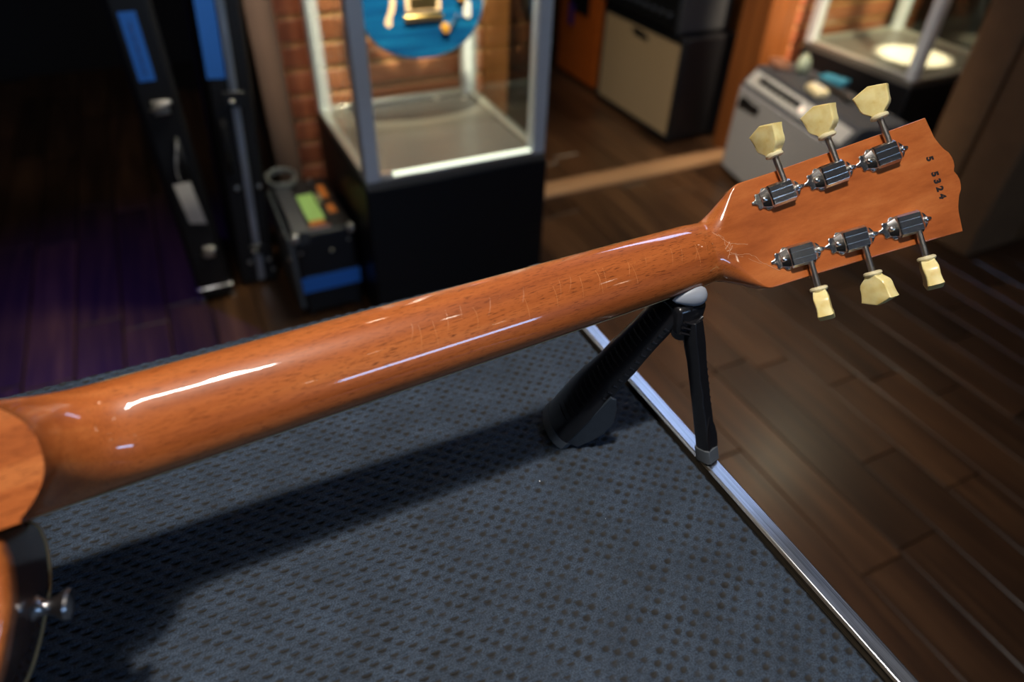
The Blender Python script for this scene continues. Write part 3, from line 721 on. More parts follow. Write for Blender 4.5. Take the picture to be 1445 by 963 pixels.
L(MB().loft(rws), 'narrow_leg', M_blackplastic, nr, no_, smooth=30, bevel=0.0004)
for i in range(13):
    u = 0.3 + i * 0.05; c = foot2 + (top2 - foot2) * u + w2 * 0.0064
    L(MB().tube([c - n2 * 0.003, c + n2 * 0.003], 0.0011, 6), 'leg_tooth', M_blackplastic, nr, no_, smooth=60)
c0, c1 = foot2 + (top2 - foot2) * 0.30, foot2 + (top2 - foot2) * 0.03      # spoon-shaped lower blade
bl = []
for u, a_ in ((0.34, 0.001), (0.27, 0.0045), (0.2, 0.0062), (0.13, 0.0062), (0.08, 0.0045)):
    c = foot2 + (top2 - foot2) * u
    off = -n2 if n2.y > 0 else n2
    bl.append([c + w2 * x * a_ + off * (0.0054 + d) for x, d in ((-1, 0.0), (-0.9, 0.0012), (0, 0.0002), (0.9, 0.0012), (1, 0.0))])
L(MB().loft(bl), 'leg_blade', M_blackplastic, nr, no_, smooth=50)
f2 = MB(); r0 = []
for u, k in ((-0.002, 1.12), (0.1, 1.1)):
    c = foot2 + (top2 - foot2) * u
    r0.append([c + w2 * x * 0.0063 * k + n2 * y * 0.0062 * k for x, y in ((-1, -0.6), (-0.8, -1), (0.5, -1), (1, -0.5), (1, 0.6), (0.7, 1), (-0.8, 1), (-1, 0.6))])
L(f2.loft(r0), 'rubber_foot', M_darkgrey, nr, no_, smooth=30, bevel=0.0005)
# hinge block and cradle
def gp(x, y, z): return GM @ Vector((x * mm, y * mm, z * mm))
hb = MB()
rod(hb, (0.267, 0.270, 0.912), (0.278, 0.284, 0.912), 0.007, 14)
L(hb, 'hinge', M_blackplastic, nr, no_, smooth=40, bevel=0.0008)
cr = MB()
neckpt = gp(-20, -21.5, 2)
cb = Vector((0.2715, 0.277, 0.912))
cr.loft([[cb + Vector((dx, dy, 0)) for dx, dy in ((-0.0095, -0.010), (0.0095, -0.010), (0.0095, 0.010), (-0.0095, 0.010))], [Vector((neckpt.x, neckpt.y, neckpt.z - 0.006)) + Vector((dx, dy, 0)) for dx, dy in ((-0.012, -0.010), (0.012, -0.010), (0.012, 0.012), (-0.012, 0.012))]])
L(cr, 'cradle', M_blackplastic, nr, no_, smooth=30, bevel=0.003)
for i in range(3):
    z = 0.914 + i * 0.0045
    L(MB().tube([(0.2630 + 0.0005 * i, 0.2664, z + 0.002), (0.2715, 0.2652, z - 0.002), (0.280 - 0.0005 * i, 0.2664, z + 0.002)], 0.0012, 6), 'cradle_ridge', M_blackplastic, nr, no_, smooth=60)
def teardrop(name, C, X_, Z_, ln, h, th):
    X_ = Vector(X_).normalized(); Z_ = Vector(Z_); Z_ = (Z_ - X_ * Z_.dot(X_)).normalized(); Y_ = Z_.cross(X_)
    rws = []
    for k in range(15):
        t = -1 + 2 * k / 14
        r_ = math.sqrt(max(0.0009, 1 - t * t)) * (1 + 0.55 * t) / 1.25
        rws.append([C + X_ * (t * ln) + Y_ * (r_ * th * math.cos(a_)) + Z_ * (r_ * h * math.sin(a_)) for a_ in [2 * math.pi * q / 18 for q in range(18)]])
    L(MB().loft(rws), name, M_greyrubber, nr, no_, smooth=60)
Xd = GM.to_3x3() @ Vector((1, 0, 0)) * 0.6 + Vector((0.89, -0.45, 0.04)) * 0.4
teardrop('grip_pad', gp(-22, -25.5, 6.2), Xd, (0, 0.35, 1), 0.0128, 0.0078, 0.0048)
teardrop('grip_pad', gp(-20, -12.0, -8.5), Xd, (0, -0.5, 1), 0.0128, 0.0078, 0.0048)
arm = MB()
for p in (gp(-22, -26.5, 3.5), gp(-20, -13.0, -10)):
    arm.tube([cb + Vector((0, (p.y - cb.y) * 0.5, 0.004)), Vector((p.x, p.y, p.z - 0.006)), p], [0.006, 0.006, 0.004], 8)
L(arm, 'cradle_arm', M_blackplastic, nr, no_, smooth=50)

# ------------------------------------------------------------------ glass display cases
def display_case(name, label, x0, x1, y0, y1, zt, ztop, strip):
    o = thing(name, label, 'display case', ((x0 + x1) / 2, (y0 + y1) / 2, 0)); of = ((x0 + x1) / 2, (y0 + y1) / 2, 0)
    L(MB().box(x0, x1, y0, y1, 0.0, zt - 0.012), 'plinth', M_plinth, o, of, bevel=0.004)
    L(MB().box(x0 + 0.006, x1 - 0.006, y0 + 0.006, y1 - 0.006, zt - 0.012, zt + 0.004), 'display_deck', M_casefloor, o, of)
    p = 0.037
    X0, X1, Y0, Y1 = x0 + 0.004, x1 - 0.008, y0 + 0.004, y1 - 0.006
    for a, b in ((X0, Y0), (X1 - p, Y0), (X0, Y1 - p), (X1 - p, Y1 - p)):
        L(MB().box(a, a + p, b, b + p, zt + 0.004, ztop), 'corner_post', M_post, o, of, bevel=0.003)
    L(MB().box(X0 + p, X1 - p, Y1 - 0.022, Y1, zt + 0.004, zt + 0.020), 'bottom_rail', M_rail, o, of, bevel=0.002)
    for a in (X0, X1 - 0.024):
        L(MB().box(a, a + 0.024, Y0 + p, Y1 - p, zt + 0.004, zt + 0.018), 'bottom_rail', M_rail, o, of, bevel=0.002)
    fr = L(MB().box(X0 + p, X1 - p, Y0, Y0 + 0.022, zt + 0.004, zt + 0.013), 'bottom_rail', M_rail, o, of, bevel=0.002)
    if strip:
        L(MB().box(X0 + p + 0.035, X1 - p - 0.004, Y0 + 0.002, Y0 + 0.018, zt + 0.013, zt + 0.0165), 'edge_glow_strip', M_edgeglow, o, of)  # glow put in for the bright reflection along the glass edge
        L(MB().box(X0 + p + 0.001, X0 + p + 0.03, Y0 + 0.001, Y0 + 0.012, zt + 0.013, zt + 0.024), 'door_hinge', M_nickelhw, o, of, bevel=0.001)
        for q in ((X1 - p - 0.01, Y1 - p - 0.02), (X1 - p - 0.09, Y1 - 0.03)):
            L(MB().lathe([(0.008, 0), (0.008, 0.004), (0.004, 0.006)], Matrix.Translation((q[0], q[1], zt + 0.004)), 14), 'glass_clip', M_nickelhw, o, of, smooth=50)
    t = 0.003
    L(MB().box(X0 + p, X1 - p, Y0 + 0.010, Y0 + 0.010 + t, zt + 0.013, ztop), 'glass_pane', M_glass, o, of)
    L(MB().box(X0 + p, X1 - p, Y1 - 0.014, Y1 - 0.014 + t, zt + 0.020, ztop), 'glass_pane', M_glass, o, of)
    L(MB().box(X0 + 0.010, X0 + 0.010 + t, Y0 + p, Y1 - p, zt + 0.018, ztop), 'glass_pane', M_glass, o, of)
    L(MB().box(X1 - 0.014, X1 - 0.014 + t, Y0 + p, Y1 - p, zt + 0.018, ztop), 'glass_pane', M_glass, o, of)
    L(MB().box(X0, X1, Y0, Y1, ztop, ztop + 0.06), 'case_lid', M_post, o, of, bevel=0.004)
    return o
display_case('display_case', 'glass display case on a black plinth holding the blue guitar', 0.345, 0.842, 1.482, 1.992, 0.435, 1.9, True)
area('display_lamp', (0.6, 1.60, 1.87), (0.6, 2.0, 0.6), 0.34, 0.2, 13, (1.0, 0.85, 0.66), 110)
display_case('display_case', 'empty glass display case with a spotlit deck by the cartons', 2.275, 2.80, 1.515, 2.035, 0.43, 1.9, False)
spot('case_spot', (2.50, 1.80, 1.86), (2.55, 1.74, 0.43), 2200, (1.0, 0.82, 0.52), 11, 0.25, 0.02)
area('corner_case_lamp', (2.5, 1.62, 1.87), (2.45, 2.1, 0.6), 0.3, 0.2, 10, (1.0, 0.8, 0.55), 130)

# ------------------------------------------------------------------ blue guitar in the case
bg = thing('electric_guitar', 'blue hollow guitar hanging inside the glass display case', 'guitar', (0.60, 1.75, 0.635), R(-4))
M_blue = wood('blue_flame_maple', (0.002, 0.014, 0.075), (0.003, 0.062, 0.19), (0.010, 0.17, 0.36), 'X', 0.7, 0.3, 1.0, 0.03)
M_fhole = plain('pale_hollow_interior', (0.74, 0.50, 0.31), 0.7, var=0.05)
bo = [(0, 0), (0.06, 0.008), (0.115, 0.036), (0.152, 0.085), (0.163, 0.14), (0.150, 0.195), (0.122, 0.24), (0.108, 0.28), (0.112, 0.325), (0.128, 0.365), (0.122, 0.40), (0.098, 0.392), (0.07, 0.36), (0.04, 0.335), (0.03, 0.33), (-0.03, 0.33), (-0.05, 0.345), (-0.08, 0.39), (-0.115, 0.43), (-0.142, 0.42), (-0.14, 0.375), (-0.122, 0.325), (-0.115, 0.28), (-0.128, 0.24), (-0.153, 0.195), (-0.165, 0.14), (-0.154, 0.085), (-0.117, 0.036), (-0.06, 0.008)]
bod = [(p.x, p.y) for p in dense(bo, 4)]
UPR = Matrix(((1, 0, 0, 0), (0, 0, -1, 0), (0, 1, 0, 0), (0, 0, 0, 1)))     # outline plane stands up, front faces -Y
MB().prism(bod, -0.02, 0.0155, UPR).build('back', M_orangewood, bg, bevel=0.004)
MB().prism(bod, 0.0155, 0.0195, UPR).build('binding', M_fhole, bg, bevel=0.001)
MB().prism([(x * 0.975, (y - 0.2) * 0.985 + 0.2) for x, y in bod], 0.0190, 0.0245, UPR).build('top', M_blue, bg, bevel=0.003)
fh = [(-0.098, 0.091), (-0.088, 0.083), (-0.080, 0.090), (-0.0805, 0.103), (-0.071, 0.125), (-0.068, 0.15), (-0.073, 0.19), (-0.083, 0.215), (-0.075, 0.232), (-0.085, 0.238), (-0.094, 0.228), (-0.092, 0.205), (-0.084, 0.175), (-0.081, 0.15), (-0.087, 0.12), (-0.095, 0.104)]
MB().prism([(p.x, p.y) for p in dense(fh, 3)], 0.0246, 0.0250, UPR).build('sound_hole', M_fhole, bg)
pk = MB().box(-0.045, 0.045, 0.115, 0.156, 0.0245, 0.0300, UPR).build('pickup', M_fhole, bg, bevel=0.002)
M_gold = plain('gold_plate', (0.62, 0.42, 0.16), 0.3, 1)
MB().box(-0.034, 0.034, 0.122, 0.150, 0.0300, 0.0315, UPR).build('pickup_cover', M_gold, pk, bevel=0.001)
pk2 = MB().box(-0.045, 0.045, 0.245, 0.285, 0.0245, 0.0300, UPR).build('pickup', M_fhole, bg, bevel=0.002)
MB().box(-0.034, 0.034, 0.251, 0.279, 0.0300, 0.0315, UPR).build('pickup_cover', M_gold, pk2, bevel=0.001)
MB().box(-0.05, 0.05, 0.075 + 0.02, 0.108, 0.0245, 0.034, UPR).build('bridge', M_gold, bg, bevel=0.002)
M_amber = plain('amber_knob', (0.42, 0.20, 0.03), 0.2, var=0.1, coat=0.6)
for x, y in ((0.055, 0.073), (0.098, 0.145)):
    MB().lathe([(0.012, 0.0245), (0.0115, 0.034), (0.0105, 0.036), (0.003, 0.037)], UPR @ Matrix.Translation((x, y, 0)), 20).build('control_knob', M_amber, bg, smooth=40)
for x, y in ((0.076, 0.083), (0.086, 0.098)):
    MB().lathe([(0.0055, 0.0245), (0.0055, 0.028), (0.003, 0.034)], UPR @ Matrix.Translation((x, y, 0)), 12).build('mini_switch', M_chrome, bg, smooth=40)
MB().prism([(0.103, 0.098), (0.116, 0.090), (0.125, 0.098), (0.123, 0.13), (0.112, 0.14), (0.105, 0.125)], 0.0246, 0.028, UPR).build('switch_plate', M_paper, bg, bevel=0.001)
MB().box(-0.027, 0.027, 0.30, 0.84, 0.02, 0.04, UPR).build('neck', M_mahog, bg, bevel=0.006)
MB().prism([(-0.022, 0.84), (0.022, 0.84), (0.04, 0.90), (0.034, 1.0), (-0.02, 1.02), (-0.042, 0.90)], 0.012, 0.028, UPR).build('headstock', M_blue, bg, bevel=0.003)
for i in range(6):
    x = -0.02 + i * 0.008
    MB().tube([UPR @ Vector((x * 1.1, 0.105, 0.036)), UPR @ Vector((x * 0.7, 0.845, 0.043))], 0.0005, 5).build('string', M_steel, bg)

# ------------------------------------------------------------------ guitar cases standing at the left
c1 = thing('guitar_case', 'black guitar case on end with a white tag hanging on it', 'guitar case', (-0.05, 1.985, 0)); 
prof1 = [(-0.046, 0.0), (0.046, 0.0), (0.046, 1.1), (-0.046, 1.1)]
MB().box(-0.048, 0.048, -0.185, 0.185, 0.012, 1.12).build('case_shell', M_tolex, c1, bevel=0.014, seg=3)
MB().box(-0.0495, 0.0495, -0.1865, 0.1865, 0.045, 0.052).build('valance', M_steel, c1, bevel=0.006)
tp = MB().box(-0.026, 0.010, -0.1862, -0.1851, 0.635, 0.785).build('label_tape', M_bluetape, c1)
sc_ = MB()
for i in range(5):
    z = 0.765 - i * 0.024
    sc_.tube([(-0.008 + 0.004 * math.sin(j * 1.9 + i), -0.1864, z - j * 0.0028) for j in range(8)], 0.0007, 4)
sc_.build('handwriting', M_marker, tp)
def latch(parent, x, y, z, w=0.028, h=0.028):
    p = MB().box(x - w / 2, x + w / 2, y - 0.004, y, z - h / 2, z + h / 2).build('latch', M_nickelhw, parent, bevel=0.002)
    MB().tube([(x - w * 0.7, y - 0.006, z - h * 0.1), (x, y - 0.010, z + h * 0.15), (x + w * 0.7, y - 0.006, z + h * 0.35)], [0.004, 0.007, 0.005], 8).build('latch_lever', M_nickelhw, p, smooth=60)
    MB().lathe([(0.005, 0), (0.005, 0.003), (0.002, 0.004)], Matrix.Translation((x + w * 0.15, y - 0.004, z - h * 0.3)) @ Matrix.Rotation(R(90), 4, 'X'), 10).build('latch_rivet', M_nickelhw, p, smooth=60)
latch(c1, 0.003, -0.185, 0.572, 0.036, 0.034); latch(c1, 0.012, -0.185, 0.165, 0.026, 0.034)
hd = MB().tube([(0.014, -0.185, 0.49), (0.016, -0.210, 0.475), (0.018, -0.214, 0.43), (0.018, -0.210, 0.385), (0.016, -0.185, 0.37)], 0.007, 8)
hd.build('carry_handle', M_tolex, c1, smooth=60)
for x in (-0.042, 0.042):
    for y in (-0.17, 0.17):
        MB().lathe([(0.008, 0), (0.009, 0.006), (0.007, 0.012)], Matrix.Translation((x, y, 0)), 12).build('case_foot', M_nickelhw, c1, smooth=40)
tg = thing('price_tag', 'white card price tag hanging on a string from the black case', 'tag', (-0.052, 1.775, 0.275))
cardm = MB(); NX = 7
cardm.loft([[(x + 0.012 * (1 - z / 0.115), -0.004 - 0.006 * math.sin(z * 20), z), (x + 0.012 * (1 - z / 0.115), -0.0034 - 0.006 * math.sin(z * 20), z)] if False else [(-0.020 + 0.010 * (1 - z / 0.115), -0.006 - 0.006 * math.sin(z * 24), z), (0.020 + 0.010 * (1 - z / 0.115), -0.006 - 0.006 * math.sin(z * 24), z - 0.008 * (1 - z / 0.115)), (0.020 + 0.010 * (1 - z / 0.115), -0.0054 - 0.006 * math.sin(z * 24), z - 0.008 * (1 - z / 0.115)), (-0.020 + 0.010 * (1 - z / 0.115), -0.0054 - 0.006 * math.sin(z * 24), z)] for z in np.linspace(0, 0.115, 8)])
cardm.build('tag_card', M_paper, tg, smooth=40)
MB().tube([(0.0, -0.0075, 0.108), (-0.004, -0.010, 0.14), (0.002, -0.012, 0.18), (0.016, -0.012, 0.213)], 0.0013, 6).build('tag_string', M_paper, tg, smooth=60)
MB().tube([(0.018, -0.0095, 0.222), (0.012, -0.014, 0.212), (0.004, -0.013, 0.17)], 0.0012, 6).build('tag_string', M_paper, tg, smooth=60)

c2 = bpy.data.objects.new('guitar_case', None); COL.objects.link(c2)
c2.location = (0.075, 2.02, 0.004); c2.rotation_euler = (0, R(4.4), 0)
tag(c2, 'black guitar case with a silver aluminium strip, leaning on the brown column', 'guitar case')
MB().box(-0.052, 0.052, -0.178, 0.178, 0.0, 1.1).build('case_shell', M_tolex, c2, bevel=0.008, seg=3)
MB().box(-0.004, 0.016, -0.183, -0.178, 0.012, 1.05).build('aluminium_strip', M_alu, c2, bevel=0.002)
MB().box(-0.052 + 0.002, -0.006, -0.1795, -0.1781, 0.605, 0.80).build('label_tape', M_bluetape, c2)
for z0, z1, w in ((0.535, 0.575, 0.05), (0.10, 0.135, 0.034)):
    lt_ = MB().box(0.006 - w / 2 - 0.004, 0.006 + w / 2, -0.190, -0.183, z0, z1).build('latch', M_blackplastic, c2, bevel=0.002)
    MB().box(-0.008, 0.004, -0.193, -0.190, z0 + 0.012, z0 + 0.02).build('latch_button', M_nickelhw, lt_, bevel=0.001)
MB().tube([(-0.030, -0.180, 0.50), (-0.034, -0.212, 0.495), (-0.036, -0.217, 0.44), (-0.034, -0.212, 0.375), (-0.030, -0.180, 0.37)], 0.008, 8).build('carry_handle', M_blackplastic, c2, smooth=60)
for x, z in ((-0.022, 0.31), (0.036, 0.31), (-0.02, 0.075), (0.034, 0.075), (0.044, 0.04)):
    MB().lathe([(0.0065, 0), (0.006, 0.003), (0.002, 0.005)], Matrix.Translation((x, -0.178, z)) @ Matrix.Rotation(R(90), 4, 'X'), 12).build('rivet', M_nickelhw, c2, smooth=50)

# ------------------------------------------------------------------ small amplifier with tape
pa = thing('practice_amplifier', 'small black amplifier with blue tape across its front', 'amplifier', (0.245, 1.80, 0))
MB().box(-0.072, 0.087, -0.182, 0.14, 0.012, 0.262).build('cabinet', M_tolex, pa, bevel=0.008, seg=3)
MB().box(-0.088, -0.072, -0.17, 0.13, 0.02, 0.25).build('speaker_grille', M_darkgrey, pa, bevel=0.004)
for x in (-0.06, 0.075):
    for y in (-0.165, 0.125):
        MB().lathe([(0.011, 0), (0.012, 0.006), (0.009, 0.012)], Matrix.Translation((x, y, 0)), 12).build('rubber_foot', M_knobblack, pa, smooth=40)
MB().box(-0.074, 0.0885, -0.1835, -0.1818, 0.082, 0.130).build('label_tape', M_bluetape, pa)
MB().box(0.0872, 0.0884, -0.182, -0.10, 0.084, 0.128).build('label_tape', M_bluetape, pa)
cp = MB().box(-0.030, 0.083, -0.174, 0.12, 0.262, 0.266).build('control_panel', M_tolex, pa, bevel=0.001)
M_green = plain('pale_green_label', (0.33, 0.55, 0.16), 0.5, var=0.08)
M_orangelab = plain('orange_label', (0.55, 0.17, 0.03), 0.5, var=0.1)
MB().box(-0.020, 0.025, -0.125, 0.03, 0.266, 0.268).build('green_label', M_green, cp)
MB().box(-0.020, 0.020, -0.150, -0.128, 0.266, 0.268).build('red_label', M_orangelab, cp)
for y0, y1 in ((-0.10, -0.05), (-0.01, 0.07)):
    MB().box(0.045, 0.066, y0, y1, 0.266, 0.2685).build('orange_label', M_orangelab, cp)
for y in (-0.03, -0.015, 0.0, 0.10):
    MB().lathe([(0.007, 0.266), (0.006, 0.278), (0.002, 0.279)], Matrix.Translation((0.036, y, 0)), 12).build('control_knob', M_nickelhw, cp, smooth=40)
MB().box(-0.028, 0.03, -0.173, -0.155, 0.266, 0.2685).build('panel_plate', M_chrome, cp)
hs_ = MB().loft([[(-0.072, y, z), (-0.032, y, z), (-0.032, y, z + 0.006), (-0.072, y, z + 0.006)] for y, z in ((-0.186, 0.236), (-0.183, 0.266), (-0.15, 0.280), (-0.05, 0.286), (0.05, 0.284), (0.12, 0.268))])
hs_.build('strap_handle', M_tolexgrey, pa, smooth=40)
for x in (-0.068, 0.081):
    cc = MB().box(x - 0.01, x + 0.01, -0.188, -0.165, 0.243, 0.268).build('corner_protector', M_nickelhw, pa, bevel=0.005)
for x, z in ((-0.062, 0.21), (0.07, 0.225), (0.02, 0.2)):
    MB().lathe([(0.005, 0), (0.004, 0.003), (0.001, 0.004)], Matrix.Translation((x, -0.182, z)) @ Matrix.Rotation(R(90), 4, 'X'), 10).build('screw', M_nickelhw, pa, smooth=50)
for y, z in ((-0.13, 0.17), (-0.08, 0.22)):
    MB().lathe([(0.010, 0), (0.009, 0.004), (0.003, 0.007)], Matrix.Translation((-0.088, y, z)) @ Matrix.Rotation(R(-90), 4, 'Y'), 12).build('side_bolt', M_nickelhw, pa, smooth=50)
cab_ = MB()
for j in range(3):
    cab_.tube([(0.040 * math.cos(a_ * math.pi / 12), 0.042 * math.sin(a_ * math.pi / 12), 0.006 + 0.006 * j) for a_ in range(24)], 0.003, 8, closed=True)
cb_ = cab_.build('cable_coil', M_cable, None, smooth=60); cb_.location = (0.19, 1.965, 0.0); 
cb_.location = (0.203, 1.90, 0.2845); cb_.rotation_euler = (R(8), 0, 0)
tag(cb_, 'loop of grey cable lying on the strap of the small taped amplifier', 'cable')

# ------------------------------------------------------------------ speaker cabinet and amplifier head in the passage
sc = thing('speaker_cabinet', 'black speaker cabinet with a wheat coloured grille in the passage', 'speaker', (1.975, 2.51, 0))
MB().box(-0.125, 0.137, -0.293, 0.293, 0.014, 0.43).build('cabinet', M_tolex, sc, bevel=0.008, seg=3)
MB().box(-0.137, -0.1251, -0.293, 0.293, 0.014, 0.034).build('baffle_edge', M_tolex, sc, bevel=0.003)
MB().box(-0.137, -0.1251, -0.293, 0.293, 0.406, 0.43).build('baffle_edge', M_tolex, sc, bevel=0.003)
MB().box(-0.137, -0.1251, -0.293, -0.279, 0.0345, 0.4055).build('baffle_edge', M_tolex, sc, bevel=0.003)
MB().box(-0.137, -0.1251, 0.279, 0.293, 0.0345, 0.4055).build('baffle_edge', M_tolex, sc, bevel=0.003)
MB().box(-0.133, -0.1251, -0.279, 0.279, 0.0345, 0.4055).build('speaker_grille', M_cream, sc)
lg = MB(); MLG = frame((0, -1, 0), (0, 0, 1), (-0.1345, 0.005, 0.378))
lg.prism([(-0.062, 0.010), (-0.04, 0.016), (0.03, 0.012), (0.066, -0.004), (0.058, -0.016), (0.0, -0.014), (-0.045, -0.012)], -0.0008, 0.0005, MLG)
lgo = lg.build('logo_plate', M_knobblack, sc)
text_mb(MB(), 'Fender', 0.034, MLG @ Matrix.Translation((0, 0, 0.001)), 0.0006, 0.35, 0.0004).build('logo_lettering', M_steel, lgo)
MB().box(-0.05, 0.07, -0.2935, -0.2915, 0.36, 0.375).build('side_handle', M_knobblack, sc)
for x in (-0.11, 0.12):
    for y in (-0.27, 0.27):
        MB().lathe([(0.014, 0), (0.015, 0.008), (0.011, 0.014)], Matrix.Translation((x, y, 0)), 12).build('rubber_foot', M_knobblack, sc, smooth=40)
ah = thing('amplifier_head', 'dark amplifier head sitting on the wheat grille speaker cabinet', 'amplifier', (1.955, 2.54, 0.43))
MB().box(-0.125, 0.125, -0.29, 0.29, 0.012, 0.26).build('cabinet', M_tolexgrey, ah, bevel=0.008, seg=3)
MB().box(-0.132, -0.1251, -0.275, 0.275, 0.02, 0.245).build('front_panel', M_knobblack, ah, bevel=0.003)
for i in range(9):
    MB().lathe([(0.011, 0), (0.010, 0.012), (0.003, 0.013)], Matrix.Translation((-0.132, -0.23 + i * 0.055, 0.07)) @ Matrix.Rotation(R(-90), 4, 'Y'), 14).build('control_knob', M_tolexgrey, ah, smooth=40)
for x in (-0.1, 0.1):
    for y in (-0.26, 0.26):
        MB().lathe([(0.012, 0), (0.012, 0.008), (0.009, 0.012)], Matrix.Translation((x, y, 0)), 12).build('rubber_foot', M_knobblack, ah, smooth=40)
oc = thing('speaker_cabinet', 'orange covered cabinet standing behind the wheat grille speaker', 'speaker', (1.99, 3.15, 0))
MB().box(-0.12, 0.14, -0.26, 0.12, 0.014, 0.9).build('cabinet', M_orange, oc, bevel=0.012, seg=3)
for x in (-0.1, 0.12):
    for y in (-0.24, 0.1):
        MB().lathe([(0.014, 0), (0.015, 0.008), (0.011, 0.014)], Matrix.Translation((x, y, 0)), 12).build('rubber_foot', M_knobblack, oc, smooth=40)
MB().box(-0.128, -0.12, -0.17, 0.02, 0.33, 0.86).build('speaker_grille', M_knobblack, oc, bevel=0.004)
MB().box(-0.131, -0.128, -0.04, 0.01, 0.26, 0.36).build('purple_patch', M_purple, oc, bevel=0.001)  # small purple patch on the cabinet front

# ------------------------------------------------------------------ silver grille combo amplifier (right)
fa = thing('combo_amplifier', 'combo amplifier with a silver grille and control knobs, small items on top', 'amplifier', (1.905, 1.935, 0), -math.atan2(0.198, 0.98))
# local: x = depth away from the grille, y = -distance along the front
Wf = 0.61
prf = [(0.0, 0.016), (0.255, 0.016), (0.235, 0.41), (0.062, 0.41), (0.054, 0.402), (0.006, 0.350)]
sidem = lambda y0, y1: MB().prism([(x, z) for x, z in prf], y0, y1, Matrix(((1, 0, 0, 0), (0, 0, 1, 0), (0, 1, 0, 0), (0, 0, 0, 1))))
sidem(-Wf + 0.014, -0.014).build('cabinet', M_tolexgrey, fa, bevel=0.003)
for y0, y1 in ((-Wf, -Wf + 0.0139), (-0.0139, 0.0)):
    sidem(y0, y1).build('side_panel', M_tolexgrey, fa, bevel=0.004)
MB().box(-0.006, 0.0, -Wf + 0.015, -0.015, 0.03, 0.345).build('speaker_grille', M_silvercloth, fa, bevel=0.002)
dir_ = Vector((0.048, 0, 0.052)).normalized()
PM = frame((0, -1, 0), dir_, (0.030 - 0.0004, -Wf / 2, 0.376 + 0.0004))
pn = MB().box(-Wf / 2 + 0.018, Wf / 2 - 0.018, -0.028, 0.028, 0.0, 0.003, PM).build('control_panel', M_panel, fa, bevel=0.001)
for i in range(8):
    x = -0.205 + i * 0.032
    MB().lathe([(0.012, 0.003), (0.0105, 0.017), (0.003, 0.018)], PM @ Matrix.Translation((x, 0.004, 0)), 14).build('control_knob', M_knobblack, pn, smooth=40)
MB().lathe([(0.010, 0.003), (0.010, 0.008), (0.007, 0.013), (0.002, 0.015)], PM @ Matrix.Translation((0.052, -0.004, 0)), 16).build('pilot_jewel', M_jewel, pn, smooth=50)
for x in (-0.25, -0.232):
    MB().lathe([(0.007, 0.003), (0.006, 0.006), (0.003, 0.007)], PM @ Matrix.Translation((x, 0.0, 0)), 12).build('input_jack', M_nickelhw, pn, smooth=40)
lg = MB(); MLG = frame((0, -1, 0), (0, 0, 1), (-0.0066, -0.095, 0.292))
lg.prism([(x * 1.35, z * 1.5) for x, z in [(-0.052, -0.016), (-0.044, 0.010), (-0.02, 0.017), (0.03, 0.012), (0.055, 0.015), (0.05, -0.008), (-0.02, -0.012)]], -0.0006, 0.0004, MLG)
lgo = lg.build('logo_plate', M_knobblack, fa)
text_mb(MB(), 'Fender', 0.032, MLG @ Matrix.Translation((0, 0, 0.001)), 0.0006, 0.35, 0.0004).build('logo_lettering', M_steel, lgo)
MB().loft([[(0.145, y, z), (0.168, y, z), (0.168, y, z + 0.006), (0.145, y, z + 0.006)] for y, z in ((-0.42, 0.410), (-0.38, 0.420), (-0.3, 0.424), (-0.22, 0.420), (-0.18, 0.410))]).build('strap_handle', M_knobblack, fa, smooth=40)
for x in (0.03, 0.21):
    for y in (-0.03, -Wf + 0.03):
        MB().lathe([(0.013, 0), (0.014, 0.008), (0.010, 0.016)], Matrix.Translation((x, y, 0)), 12).build('rubber_foot', M_knobblack, fa, smooth=40)
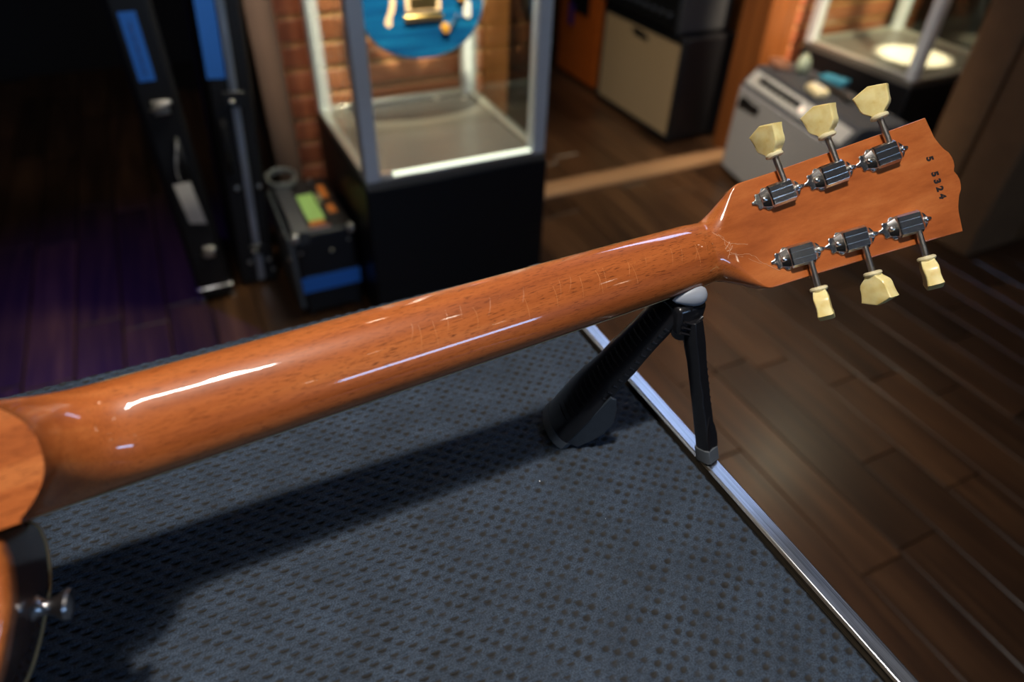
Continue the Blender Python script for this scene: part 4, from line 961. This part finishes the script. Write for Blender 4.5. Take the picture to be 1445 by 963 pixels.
# things lying on the combo
topz = 0.41
wp = thing('effects_pedal', 'cream round-cornered pedal lying on the silver combo amplifier', 'pedal', (1.934, 1.608, topz + 0.0005), R(-20))
MB().box(-0.024, 0.024, -0.045, 0.045, 0.0, 0.026).build('pedal_case', M_button_collar, wp, bevel=0.010, seg=3)
for y in (-0.02, 0.02): MB().lathe([(0.007, 0.026), (0.006, 0.034), (0.002, 0.035)], Matrix.Translation((0, y, 0)), 12).build('pedal_knob', M_paper, wp, smooth=40)
M_paleg = plain('pale_green_glass', (0.40, 0.46, 0.33), 0.15, var=0.1, coat=0.5)
gj = MB().lathe([(0.016, 0), (0.024, 0.006), (0.026, 0.03), (0.020, 0.05), (0.011, 0.056), (0.013, 0.064), (0.005, 0.066)], None, 20).build('glass_jar', M_paleg, None, smooth=50)
gj.location = (2.055, 1.80, topz); tag(gj, 'pale green squat jar on the combo amplifier near its far end', 'jar')
M_teal = plain('teal_card', (0.02, 0.20, 0.30), 0.5, var=0.1)
bx = MB().box(-0.03, 0.03, -0.045, 0.045, 0, 0.018).build('accessory_box', M_teal, None, bevel=0.002); bx.location = (2.078, 1.672, topz + 0.0005); bx.rotation_euler = (0, 0, R(15)); tag(bx, 'flat teal box lying on the combo amplifier', 'box')
M_brownb = plain('reddish_brown_leather', (0.16, 0.07, 0.04), 0.5, var=0.2)
wl = MB().box(-0.03, 0.03, -0.06, 0.06, 0, 0.014).build('leather_pouch', M_brownb, None, bevel=0.005); wl.location = (2.03, 1.885, topz + 0.0001); wl.rotation_euler = (0, 0, R(-30)); tag(wl, 'reddish brown leather pouch at the far end of the combo amplifier', 'pouch')
M_dial = plain('pinkish_metal', (0.5, 0.36, 0.30), 0.3, 0.6)
dl = MB().lathe([(0.016, 0), (0.017, 0.004), (0.015, 0.012), (0.005, 0.014)], None, 18).build('metal_tin', M_dial, None, smooth=40); dl.location = (1.995, 1.535, topz); tag(dl, 'small round coppery tin beside the cream pedal on the combo', 'tin')

# ------------------------------------------------------------------ tall cartons at the right
def carton(y0, y1, x1, label, h):
    o = thing('carton', label, 'box', (2.24, y0, 0), 0)
    w, d = x1 - 2.24, y1 - y0
    MB().box(0, w, 0, d, 0, h).build('carton_wall', M_carton, o, bevel=0.012, seg=3)
    MB().box(w * 0.5 - 0.03, w * 0.5 + 0.03, -0.0006, -0.0001, 0.02, h - 0.02).build('packing_tape', M_tapebrown, o)
    for s_ in (0, 1):
        MB().box(0.004, w / 2 - 0.001 if s_ == 0 else w - 0.004, 0.004, d - 0.004, h, h + 0.003).build('top_flap', M_carton, o) if s_ == 0 else MB().box(w / 2 + 0.001, w - 0.004, 0.004, d - 0.004, h, h + 0.003).build('top_flap', M_carton, o)
    return o
carton(1.066, 1.208, 2.78, 'nearest tall brown cardboard carton of the pair at the right', 1.25)
carton(1.216, 1.352, 2.78, 'tall brown cardboard carton standing behind the nearest one', 1.27)
